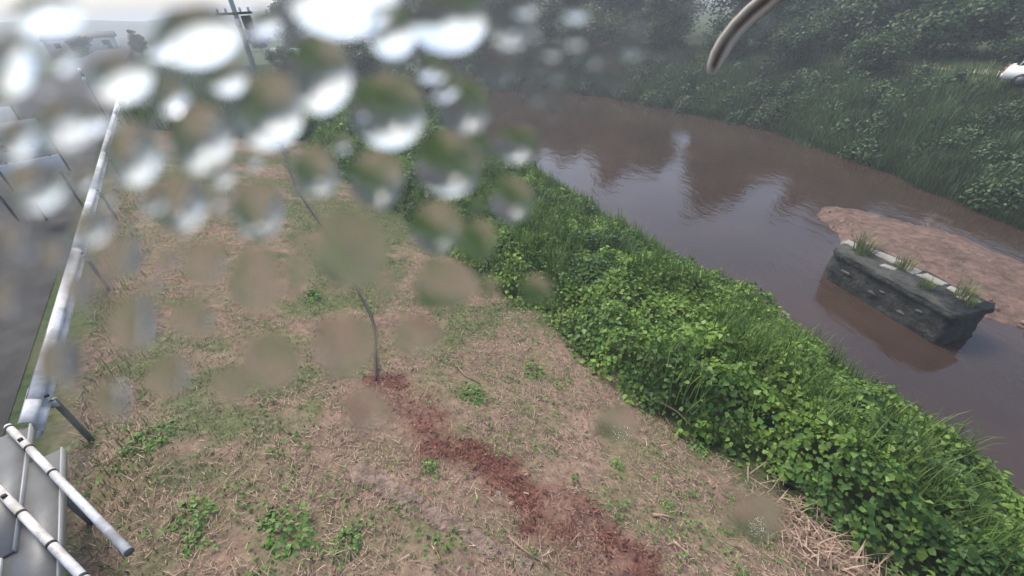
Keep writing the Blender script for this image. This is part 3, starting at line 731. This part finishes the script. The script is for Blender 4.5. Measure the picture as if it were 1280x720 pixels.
# ------------------------------------------------------------------ far bank: reeds, grass, trees
def far_pts(n, d0, d1, y0=2, y1=57):
    y = y0+(y1-y0)*rng.random(n)**1.3; df = d0+(d1-d0)*rng.random(n); x = np.interp(y, FY, FX)+df/.9; return x, y
x, y = far_pts(110000, -.9, 5.8); n = len(x); df = dfar(x, y)
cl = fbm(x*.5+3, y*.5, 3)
base = np.array([(.07, .115, .045), (.08, .13, .05), (.10, .155, .055), (.055, .09, .045)])[rng.integers(0, 4, n)]*(.65+.6*rng.random((n, 1)))*(.35+1.3*cl)[:, None]  # mound noise in the colour paints highlights on tall tops, shade in hollows
h = (.6+.55*rng.random(n))*(.45+1.1*cl)*(1-.35*sstep(df, 3, 5.6))
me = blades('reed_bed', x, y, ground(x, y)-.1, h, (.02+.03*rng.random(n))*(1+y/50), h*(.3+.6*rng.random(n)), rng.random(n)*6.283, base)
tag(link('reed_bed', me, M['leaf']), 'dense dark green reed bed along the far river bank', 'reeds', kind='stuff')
x, y = far_pts(26000, 4.6, 16, 4, 57); n = len(x)
base = np.array([(.09, .15, .05), (.11, .17, .055), (.13, .17, .07)])[rng.integers(0, 3, n)]*(.65+.6*rng.random((n, 1)))
h = .25+.35*rng.random(n)
me = blades('terrace_grass', x, y, ground(x, y)-.05, h, .03+.03*rng.random(n), h*(.3+.9*rng.random(n)), rng.random(n)*6.283, base)
tag(link('terrace_grass', me, M['leaf']), 'lighter rough grass on the terrace above the reed bed', 'grass', kind='stuff')
nc = 230; cx, cy = far_pts(nc, -.3, 5.5, 4, 57); cr_ = .4+.8*rng.random(nc); ch = .5+.7*rng.random(nc)
ci = rng.integers(0, nc, 85000); v = rng.normal(0, 1, (85000, 3)); v /= np.linalg.norm(v, axis=1, keepdims=True); v[:, 2] = np.abs(v[:, 2])
v *= (.75+.3*rng.random((85000, 1)))
x = cx[ci]+v[:, 0]*cr_[ci]; y = cy[ci]+v[:, 1]*cr_[ci]; z = ground(cx, cy)[ci]+v[:, 2]*ch[ci]+.1
tone = (.6+.8*rng.random(nc))[ci][:, None]; n = len(x)
base = np.array([(.06, .11, .04), (.085, .14, .045), (.05, .09, .04)])[rng.integers(0, 3, n)]*tone*(.7+.5*rng.random((n, 1)))
me = scatter('bank_scrub', LEAF_V, LEAF_F, np.stack([x, y, z], 1), frames(v+rng.normal(0, .5, (n, 3)), rng.random(n)*6.283), (.065+.07*rng.random(n))*(1+y/50), base)
tag(link('bank_scrub', me, M['leaf']), 'leafy scrub mounds growing among the far bank reeds', 'scrub', kind='stuff')
# path on the far terrace
pp = [(25.2, 42), (26.6, 36.5), (27.6, 31), (28.3, 26), (29.5, 20), (31, 12)]
b = MB(); V = []
for i, (x_, y_) in enumerate(pp): V += [(x_-.9, y_, gz(x_-.9, y_)+.02), (x_+.9, y_, gz(x_+.9, y_)+.02)]
b.add(V, [(2*i, 2*i+1, 2*i+3, 2*i+2) for i in range(len(pp)-1)][::1]); tag(b.build('path', M['tan']), kind='structure')

def tree_mesh(seed, H, crown_r, nl, leaf, cols, trunk_r=.16, clumps=26, bushy=False):
    r = np.random.default_rng(seed); rr = random.Random(seed); mb = MB(); tips = []
    def limb(p, d, L, rad, lev):
        pts = [p]; rads = [rad]
        for i in range(3):
            d = (d+Vector((rr.gauss(0, .16), rr.gauss(0, .16), .08))).normalized(); pts.append(pts[-1]+d*L/3); rads.append(rad*(1-.22*(i+1)))
        mb.tube(pts, rads, 7 if lev == 0 else 5)
        if lev >= 2: tips.append(pts[-1]); tips.append(pts[-2]); return
        for k in range(4 if lev == 0 else 3):
            a = rr.random()*6.283; q = pts[-1] if k < 2 else pts[-2]
            nd = Vector((math.cos(a)*.9, math.sin(a)*.9, .35+.6*rr.random())).normalized()
            limb(q, nd, L*(.62+.2*rr.random()), rads[-1]*.7, lev+1)
    limb(Vector((0, 0, -.2)), Vector((rr.gauss(0, .06), rr.gauss(0, .06), 1)), H*.42, trunk_r, 0)
    tips = np.array(tips); 
    zc = H*.5; extra = []
    while len(extra) < clumps:
        p = r.normal(0, .5, 3); 
        if np.linalg.norm(p) < 1: extra.append((p[0]*crown_r, p[1]*crown_r, zc+p[2]*H*.46))
    cen = np.concatenate([tips, np.array(extra)]); cr = crown_r*(.24+.26*r.random(len(cen)))
    ci = r.integers(0, len(cen), nl); v = r.normal(0, 1, (nl, 3)); v /= np.linalg.norm(v, axis=1, keepdims=True)
    v *= (r.random((nl, 1))**.45); v[:, 2] *= .7
    pos = cen[ci]+v*cr[ci][:, None]; ok = pos[:, 2] > (.1 if bushy else H*.07); pos, v, ci = pos[ok], v[ok], ci[ok]; m = len(pos)
    tone = (.7+.6*r.random(len(cen)))[ci][:, None]
    cc = np.array(cols)[r.integers(0, len(cols), m)]*tone*(.75+.5*r.random((m, 1)))
    nr = v+r.normal(0, .5, (m, 3))+np.array([0, 0, .5])
    lv = [(0, 0, 0), (-.36, .45, .06), (0, 1, -.05), (.36, .45, .06)]
    crown = scatter('crown', lv, [(0, 3, 2, 1)], pos, frames(nr, r.random(m)*6.283), leaf*(.6+.8*r.random(m)), cc)
    return mb.mesh('trunk', True), crown
DK = [(.035, .065, .03), (.045, .08, .035), (.03, .055, .03)]; MD = [(.06, .11, .04), (.075, .13, .045), (.05, .09, .035)]; PL = [(.09, .14, .055), (.11, .16, .06), (.08, .12, .05)]
TV = [tree_mesh(1, 8.5, 3.4, 17000, .26, DK, .16, 60), tree_mesh(2, 7, 2.8, 13000, .24, MD, .14, 50), tree_mesh(3, 10, 3.2, 17000, .27, DK, .2, 60), tree_mesh(4, 5, 2.5, 10000, .22, PL, .12, 40, True), tree_mesh(5, 3.0, 2.0, 8000, .17, MD, .07, 40, True)]
def tree(kind, x, y, sc, label, group, name='tree', z=None):
    t = thing(name, label, 'tree' if name == 'tree' else 'bush', (x, y, gz(x, y) if z is None else z), (x*7.3+y*3.1) % 6.283, group)
    t.scale = (sc,)*3
    link('trunk', TV[kind][0], M['bark'], t); link('crown', TV[kind][1], M['leaf'], t); return t
G1 = 'trees on the far bank'
far_trees = [(0, 29.6, 36.5, 1.0, 'large dark tree on the far bank above the lit grass ridge'),
    (1, 33.2, 30.2, .85, 'smaller mid-green tree right of the large dark one, left of the car'),
    (3, 33.5, 26.8, .6, 'pale yellow-green bushy tree just left of the white car'),
    (2, 22.3, 43.5, 1.0, 'tall dark tree left of the hanging strap, on the far bank'),
    (0, 25.6, 45, .95, 'dark tree behind the hanging strap on the far bank'),
    (1, 17.5, 49.5, 1.0, 'mid-green tree standing at the far bend bank'),
    (2, 14.2, 57, 1.1, 'tall dark tree at the river bend, farthest of the tall ones'),
    (0, 30, 52, 1.1, 'dark tree in the second row behind the strap'),
    (1, 36, 50, .9, 'mid-green tree left of the tan house at top right'),
    (2, 36.5, 55, 1.0, 'tall dark tree left of the tan house at top right'),
    (0, 48, 41, 1.0, 'dark tree right of the tan house at the top right corner'),
    (1, 12, 66, 1.2, 'mid-green tree at the far bank beyond the bend'),
    (0, 20, 63, 1.2, 'dark tree in the back row above the river bend'),
    (2, 44, 30, .9, 'tall dark tree behind the white car at the right edge'),
    (1, 7.5, 56, 1.0, 'mid-green tree closing the river bend, right one of a pair'), (2, -1.5, 60, 1.0, 'tall dark tree closing the river bend in the middle'), (0, 3, 64, 1.1, 'dark tree in the row behind the river bend'), (1, -8, 64, .9, 'mid-green tree at the left end of the river bend row'),
    (1, 38, 16, .9, 'tree beyond the right edge of the far reed bed')]
for k, x, y, s, lab in far_trees: tree(k, x, y, s, lab, G1)
G2 = 'bushes along the far bank'
for (x, y, s, lab) in [(24.6, 30.5, .9, 'low bush at the top of the reed bed below the large dark tree'), (22.5, 36, 1.0, 'low bush on the far bank below the hanging strap'), (19.5, 41, 1.1, 'low bush on the far bank left of the strap tip'),
                       (16, 46.5, 1.1, 'bush overhanging the far water edge at the bend'), (13, 51, 1.2, 'bush at the bend, farther than the overhanging one'), (31, 27.5, .7, 'small bush beside the far path near the car'), (9.5, 52, 1.4, 'farthest bush on the river bend'), (4, 56, 1.5, 'broad bush at the end of the visible river'), (-1, 57.5, 1.4, 'bush left of the end of the visible river'), (28.5, 41, 1.0, 'bush between path and dark trees on the far bank')]:
    tree(4, x, y, s, lab, G2, 'bush')
for (x, y, s, lab) in [(29.5, 31.5, 1.5, 'broad dark bush under the large dark tree beside the far path'), (33.5, 29.5, 1.3, 'broad bush left of the pale tree near the car'), (37.5, 29.5, 1.2, 'bush behind the pale tree near the car'), (27.2, 36.5, 1.5, 'broad bush at the far path bend'), (24.5, 41, 1.5, 'broad bush right behind the strap tip'), (42, 32.5, 1.4, 'bush behind the white car'), (32, 38, 1.7, 'tall bush in front of the tan house, left side')]:
    tree(4, x, y, s, lab, G2, 'bush')
G3 = 'trees along the near bank upstream'
for k, x, y, s, lab in [(3, -6.2, 40, .8, 'pale bushy tree on the near bank upstream of the thicket'), (1, -13, 46.5, .7, 'mid-green tree on the near bank beyond the pale bushy one'), (3, -9.6, 57, .9, 'pale bushy tree right of the white shed'), (0, -13, 66, .9, 'dark tree behind the white shed'),
                        (1, -20, 70, .9, 'mid-green tree between the white wall and the white shed'), (0, -30, 76, 1.0, 'dark tree behind the curved white wall'), (3, -20.5, 47, .6, 'pale bush left of the white shed post')]:
    tree(k, x, y, s, lab, G3)
G4 = 'trees lining the far left horizon'
for i, (k, x, y, s, lab) in enumerate([(0, -42, 88, .55, 'dark tree on the skyline nearest the utility pole'), (1, -52, 84, .5, 'mid-green tree on the skyline below the first sky gap'), (2, -66, 92, .45, 'tall thin dark tree on the skyline over the road'),
                        (0, -80, 96, .5, 'dark tree on the skyline left of the road'), (1, -92, 92, .55, 'mid-green tree at the far left skyline'), (3, -45, 70, .5, 'pale bush beside the road ahead'), (1, -36, 92, .7, 'mid-green tree behind the utility pole'), (0, -26, 95, .9, 'dark tree right of the utility pole skyline')]):
    tree(k, x, y, s, lab, G4)

# hills closing the view
mb = MB(); V = []; F = []
az = np.linspace(-1.9, 1.6, 90)
for i, a in enumerate(az):
    hgt = 5+6*float(fbm(np.array(a*5+3), np.array(.5), 3))+2*float(fbm(np.array(a*40), np.array(2.), 2))
    for rad, hh in ((300, -3), (360, hgt*.6), (430, hgt), (600, hgt*1.0), (700, -3)): V.append((math.sin(a)*rad, math.cos(a)*rad, hh))
for i in range(len(az)-1):
    for j in range(4): F.append((i*5+j, i*5+j+1, i*5+5+j+1, i*5+5+j))
mb.add(V, F); tag(mb.build('hills', M['hill'], None, True), kind='structure')

# ------------------------------------------------------------------ buildings and small roadside things far off
def house(name, label, loc, rz, w, d, h, wallm, roofm, rise=1.3, win=2, cat='house'):
    t = thing(name, label, cat, loc, rz)
    mb = MB(); mb.box((-w/2, -d/2, -.5), (w/2, d/2, h)); mb.build('wall', wallm, t)
    o = .35; V = [(-w/2-o, -d/2-o, h), (w/2+o, -d/2-o, h), (w/2+o, d/2+o, h), (-w/2-o, d/2+o, h), (-w/2-o, 0, h+rise), (w/2+o, 0, h+rise)]
    V2 = [(x, y, z+.12) for x, y, z in V]
    mb = MB(); mb.add(V+V2, [(6, 7, 11, 10), (8, 9, 10, 11), (0, 4, 5, 1), (2, 5, 4, 3), (0, 1, 7, 6), (2, 3, 9, 8), (0, 6, 10, 4), (4, 10, 9, 3), (1, 5, 11, 7), (5, 2, 8, 11)]); mb.build('roof', roofm, t)
    for i in range(win):
        x = -w/2+w*(i+.5)/win
        mb = MB(); mb.box((x-.45, -d/2-.04, h*.4), (x+.45, -d/2-.01, h*.8)); wo = mb.build('window', M['glass'], t)
        mb = MB(); mb.box((x-.52, -d/2-.06, h*.4-.07), (x+.52, -d/2+.0, h*.4)); mb.build('sill', M['white'], wo)
    mb = MB(); mb.box((w*.38-.4, -d/2-.03, -.3), (w*.38+.4, -d/2-.005, 1.9)); mb.build('door', M['bark'], t)
    return t
house('house', 'tan walled house with dark roof behind the far trees at top right', (46, 47.5, -.9), math.radians(-42), 8, 6, 2.7, M['tan'], M['roof'], 1.5, 3)
house('shed', 'low white shed with dark post on the near bank ahead', (-17.3, 63, -.9), math.radians(12), 5.2, 3, 1.9, M['wall'], M['roof'], .35, 2, 'shed')
house('house', 'pale house on the far left beyond the road', (-96, 78, -.2), math.radians(45), 9, 7, 2.2, M['wall'], M['roof'], .9, 3)
house('house', 'grey roofed pale house under the skyline left of the guardrail end', (-92, 112, -.2), math.radians(35), 12, 8, 2.4, M['wall'], M['roof'], 1.0, 3)
mb = MB(); mb.tube([(-16.2, 59.6, -1.5), (-16.2, 59.6, .95)], .14, 8); tag(mb.build('marker_post', M['black'], None, True), 'dark post standing in front of the low white shed', 'post')
mb = MB(); V = []; F = []; m = 12
for i in range(m):
    u = i/(m-1); x_ = -31+7*u; y_ = 67.5-4*u+2.2*math.sin(u*3.1); z_ = gz(x_, y_)
    for s in (-.12, .12): V += [(x_, y_+s, z_-.2), (x_, y_+s, z_+1.35-.5*u)]
for i in range(m-1):
    q = 4*i; F += [(q, q+4, q+5, q+1), (q+1, q+5, q+7, q+3), (q+2, q+3, q+7, q+6)]
F += [(0, 1, 3, 2), (4*m-4, 4*m-2, 4*m-1, 4*m-3)]
mb.add(V, F); tag(mb.build('retaining_wall', M['wall']), 'curved low white wall right of the utility pole', 'wall')
dl = thing('delineator', 'roadside delineator post with two white round reflectors, one above the other', 'delineator', (-17.9, 20.9, 0))
mb = MB(); mb.tube([(0, 0, -.2), (0, 0, 2.35)], .03, 8); mb.build('post', M['galv'], dl, True)
for z in (2.0, 2.33):
    mb = MB(); mb.tube([(-.01, -.05, z), (.02, .0, z)], .12, 14); 
    o = mb.build('reflector', M['white'], dl, True)

# ------------------------------------------------------------------ white car on the far terrace
def car(loc, rz, label):
    t = thing('parked_car', label, 'car', loc, rz)
    side = [(-2.0, .35), (-2.05, .6), (-1.95, .85), (-1.2, .98), (.9, .98), (1.75, .92), (2.05, .7), (2.0, .35)]     # lower body, x forward
    def section(pr, w, inset):
        V = []; k = len(pr)
        for s in (-1, 1):
            for (x, z) in pr: V.append((x*(1 if abs(s) else 1), s*(w-inset*max(0, z-.6)), z))
        F = [(i, i+1, k+i+1, k+i) for i in range(k-1)]+[(k-1, 0, k, 2*k-1)]
        c0 = len(V); V += [(0, -w, .5), (0, w, .5)]
        for i in range(k):
            j = (i+1) % k; F += [(i, c0, j), (k+j, c0+1, k+i)]
        return V, F
    mb = MB(); mb.add(*section(side, .84, .12)); mb.build('body', M['paint'], t)
    gl = [(-1.75, .97), (-1.45, 1.42), (.15, 1.44), (.95, .97)]
    V, F = section(gl, .76, .22); mb = MB(); mb.add(V, F); mb.build('greenhouse', M['glass'], t)
    rf = [(-1.5, 1.41), (-1.4, 1.5), (.05, 1.52), (.2, 1.43)]
    V, F = section(rf, .78, .2); mb = MB(); mb.add(V, F); mb.build('roof', M['paint'], t)
    for x in (-1.6, -.55, .55):
        for s in (-1, 1):
            mb = MB(); y = s*.66; mb.tube([(x+(.12 if x < -1 else (-.35 if x > .5 else 0))*0, s*.79, .95), (x*.86+(-.15 if x > .5 else 0), s*.60, 1.44)], .035, 6); mb.build('pillar', M['paint'], t)
    for x in (-1.3, 1.35):
        for s in (-1, 1):
            mb = MB(); mb.tube([(x, s*.66, .3), (x, s*.86, .3)], .3, 18); w_ = mb.build('wheel', M['black'], t)
            mb = MB(); mb.tube([(x, s*.85, .3), (x, s*.872, .3)], .18, 12); mb.build('rim', M['galv'], w_)
    for s in (-1, 1):
        mb = MB(); mb.box((1.93, s*.6-.16, .66), (2.06, s*.6+.16, .8)); mb.build('headlight', M['white'], t)
        mb = MB(); mb.box((-2.06, s*.66-.1, .62), (-1.96, s*.66+.1, .82)); mb.build('tail_light', M['red'], t)
    mb = MB(); mb.box((-2.09, -.7, .36), (-1.98, .7, .52)); mb.build('bumper', M['paint'], t)
    return t
car((27.0, 21.6, -.9), math.radians(-52), 'white parked car on the far terrace, cut by the right edge')

# ------------------------------------------------------------------ the camera's own cover: housing rim and rain drops on the clear dome
def cam_dir(px, py):                       # direction through a point of a 1280 x 720 picture
    return (RIGHT*(px-640)-UP*(py-360)+FWD*F_PX).normalized()
cover = thing('camera_cover', 'clear weatherproof camera dome speckled with out-of-focus rain drops', 'camera cover', CAM)
DOME = .06
DROPS = [(245,45,130,88),(150,98,92,74),(80,155,92,70),(60,18,100,64),(15,80,66,96),(22,172,64,60),(430,-4,165,115),(490,38,74,76),(560,22,112,104),(637,32,60,68),
 (400,92,92,112),(335,138,104,112),(250,172,94,100),(165,192,84,92),(485,138,112,108),(580,133,76,80),(540,85,46,44),(556,106,44,46),(622,86,54,54),(394,214,66,74),
 (470,224,80,84),(560,205,96,94),(645,180,66,54),(225,254,80,82),(322,262,74,86),(215,122,46,46),(285,97,54,52),(112,284,56,54),(45,232,86,74),(155,320,60,62),
 (437,312,104,118),(546,284,76,78),(556,356,86,78),(640,250,64,62),(596,300,56,62),(320,350,84,92),(256,330,64,62),(166,404,74,82),(240,400,64,54),(338,452,86,84),
 (430,432,96,92),(520,420,64,62),(458,512,64,60),(98,362,46,46),(75,452,72,70),(20,372,66,66),(30,300,60,60),(770,530,62,50),(945,645,78,70),(670,362,46,44),
 (592,182,44,44),(690,60,34,32),(676,84,30,30),(700,92,32,32),(718,48,34,32),(742,70,40,38),(762,96,50,48),(662,112,30,30),(690,122,30,28),(790,60,40,38),
 (655,8,40,30),(720,14,40,30),(190,250,40,40),(120,150,44,40),(275,215,46,40),(200,60,36,34),(330,30,44,40),(290,480,60,54),(210,470,64,60),(140,500,60,56)]
BRIGHT = {0, 1, 2, 3, 4, 6}
_r = random.Random(21)
for _k in range(400):                      # smaller drops between the large ones
    _s = 22+26*_r.random()**2; _x = 620*_r.random()**1.3; _y = 40+330*_r.random()
    if all(math.hypot(_x-q[0], _y-q[1]) > .42*(_s+max(q[2], q[3])) for q in DROPS) and abs(_x-(340+.45*max(0, _y-170))) > 26 and len(DROPS) < 112: DROPS.append((_x, _y, _s, _s*(.9+.2*_r.random())))
def drop(dome, px, py, w, h, seed, mbuf=None):
    r = random.Random(seed); d = cam_dir(px, py)
    w *= .86; h *= .86; a = .5*dome*cam_dir(px-w/2, py).angle(cam_dir(px+w/2, py)); c = .5*dome*cam_dir(px, py-h/2).angle(cam_dir(px, py+h/2))
    ux = (RIGHT-d*RIGHT.dot(d)).normalized(); uy = d.cross(ux)*-1
    if uy.dot(UP) < 0: uy = -uy
    S = 24; bright = seed in BRIGHT; shf = .35 if bright else -.05+.1*r.random() if py < 300 else 0.; ctc = math.radians(47 if bright else (27 if px > 590 and w < 52 else 45+3*r.random()) if py < 300 else 29+4*r.random()); Rr = 1/math.sin(ctc)
    steep = py < 300 and ctc > .6
    p1, p2, a1, a2 = r.random()*6.28, r.random()*6.28, .07*r.random(), .05*r.random()
    V = []; F = []; sgn = 1 if ux.cross(uy).dot(d) > 0 else -1
    rings = [1, .96, .88, .76, .6, .42, .26, .12, .05]
    m = math.sqrt(a*c)
    for q in rings:
        hh = ((math.sqrt(max(Rr*Rr-q*q, 0))-Rr*math.cos(ctc)) if not steep else math.tan(ctc)/1.9*(1-q**1.9))*m
        for k in range(S):
            t = 2*math.pi*k/S; rim = 1+a1*math.sin(2*t+p1)+a2*math.sin(3*t+p2)
            V.append((cam_dir(px+w/2*q*rim*math.cos(t), py-h/2*(q*rim*math.sin(t)+shf*(1-q*q)))-d)*dome+d*hh)
    V.append((cam_dir(px, py-h/2*shf)-d)*dome+d*((Rr-Rr*math.cos(ctc) if not steep else math.tan(ctc)/1.9)*m)); top = len(V)-1
    for i in range(len(rings)-1):
        for k in range(S):
            j = (k+1) % S; f = (i*S+k, i*S+j, (i+1)*S+j, (i+1)*S+k); F.append(f if sgn > 0 else f[::-1])
    for k in range(S):
        j = (k+1) % S; f = ((len(rings)-1)*S+k, (len(rings)-1)*S+j, top); F.append(f if sgn > 0 else f[::-1])
    b0 = len(V)
    for k in range(S): V.append(V[k]-d*.00002)
    V.append(d*-.00002); 
    for k in range(S):
        j = (k+1) % S; f = (b0+j, b0+k, b0+S); F.append(f if sgn > 0 else f[::-1])
    o = d*dome
    if mbuf is not None: mbuf.add([v+o for v in V], F); return
    mb = MB(); mb.add(V, F); mb.build('water_drop', M['drop'], cover, True, loc=o)
for i, (px, py, w, h) in enumerate(DROPS): drop(DOME, px, py, w, h, i)
mb = MB(); rr = random.Random(9)
for i in range(420):
    u = rr.random()
    px, py = (rr.gauss(820, 110), rr.gauss(45, 50)) if u < .22 else (rr.gauss(660, 50), rr.gauss(130, 50)) if u < .27 else (rr.gauss(150, 130), rr.gauss(330, 150))
    s = 5+8*rr.random(); drop(DOME+.0002, px, py, s, s*(.85+.3*rr.random()), 400+i, mb)
tag(mb.build('drizzle', M['drop'], cover, True), kind='stuff')
# rim of the dome and can behind it
mb = MB(); V = []; F = []; S = 40
for (rad, z) in ((.066, .004), (.078, .0), (.08, .03), (.07, .13), (.02, .14), (.066, .02)):
    for k in range(S):
        t = 2*math.pi*k/S; V.append(RIGHT*(rad*math.cos(t))+UP*(rad*math.sin(t))-FWD*(z+.012))
for i in range(4):
    for k in range(S): F.append((i*S+k, i*S+(k+1) % S, (i+1)*S+(k+1) % S, (i+1)*S+k))
mb.add(V, F); mb.build('housing', M['white'], cover, True)
q0 = -FWD*.14; q1 = Vector((-1.1, -1.5, .05))
mb = MB(); mb.tube([q0, q0*2.2+Vector((0, 0, .02)), q1], .025, 10); mb.build('arm', M['galv'], cover, True)
mb = MB(); mb.tube([(q1.x, q1.y, gz(q1.x, q1.y)-CAM_H-.3), (q1.x, q1.y, .25)], .06, 14); mb.build('mast', M['galv'], cover, True)
# strap end hanging in from above
sp_pts = [(890, 92, .62), (893, 82, .62), (899, 68, .62), (908, 52, .62), (922, 34, .62), (940, 16, .62), (956, 3, .62), (975, -14, .61), (1010, -50, .58), (1060, -110, .5)]
V = []; F = []; cols = []
tan_, brn, brn2, drk = (.52, .46, .38), (.3, .22, .17), (.14, .085, .065), (.05, .04, .035)
P = [cam_dir(a, b_)*t for a, b_, t in sp_pts]+[RIGHT*.2+UP*.32+FWD*.3, RIGHT*.1+UP*.22+FWD*.1, RIGHT*.03+UP*.1-FWD*.03, UP*.078-FWD*.06]
for i, p in enumerate(P):
    d = (P[min(i+1, len(P)-1)]-P[max(i-1, 0)]).normalized(); vw = p.normalized(); sd = d.cross(vw).normalized()
    w = .0105*(.55 if i == 0 else .85 if i == 1 else 1)
    for s, hh, cc in ((-1, .004, drk), (-.9, -.001, tan_), (-.5, -.003, tan_), (-.26, .0005, brn), (.0, .001, brn2), (.26, .0005, brn), (.5, -.003, tan_), (.9, -.001, tan_), (1, .004, drk)):
        V.append(p+sd*w*s+vw*hh); cols.append(tan_ if i == 0 else cc)
    V.append(p+vw*.008); cols.append(drk)
k = 10
for i in range(len(P)-1):
    for j in range(k): F.append((i*k+j, i*k+(j+1) % k, (i+1)*k+(j+1) % k, (i+1)*k+j))
V.append(P[0]-(P[1]-P[0])*.3); cols.append(tan_)
F += [(j, len(V)-1, (j+1) % k) for j in range(k)]
me = mesh_np('hanging_strap', np.array([tuple(v) for v in V]), [np.array([f for f in F if len(f) == 4]), np.array([f for f in F if len(f) == 3])], np.array(cols), True)
tag(link('hanging_strap', me, M['straw'], None, CAM), 'pale tan strap end with brown middle hanging in from the top edge', 'strap')

# ------------------------------------------------------------------ added haze box: stands in for the wet dome's veil, plus some rain haze
mb = MB(); mb.box((-2600, -300, -6.2), (2600, 3000, 15)); me = mb.mesh('haze')
hm = bpy.data.materials.new('veil_haze'); hm.use_nodes = True; N = hm.node_tree.nodes; N.remove(N['Principled BSDF'])
pv = N.new('ShaderNodeVolumePrincipled'); pv.inputs['Density'].default_value = .0028; pv.inputs['Color'].default_value = (.88, .94, 1, 1); pv.inputs['Anisotropy'].default_value = .2
hm.node_tree.links.new(pv.outputs[0], N['Material Output'].inputs['Volume'])
tag(link('haze', me, hm), kind='stuff')
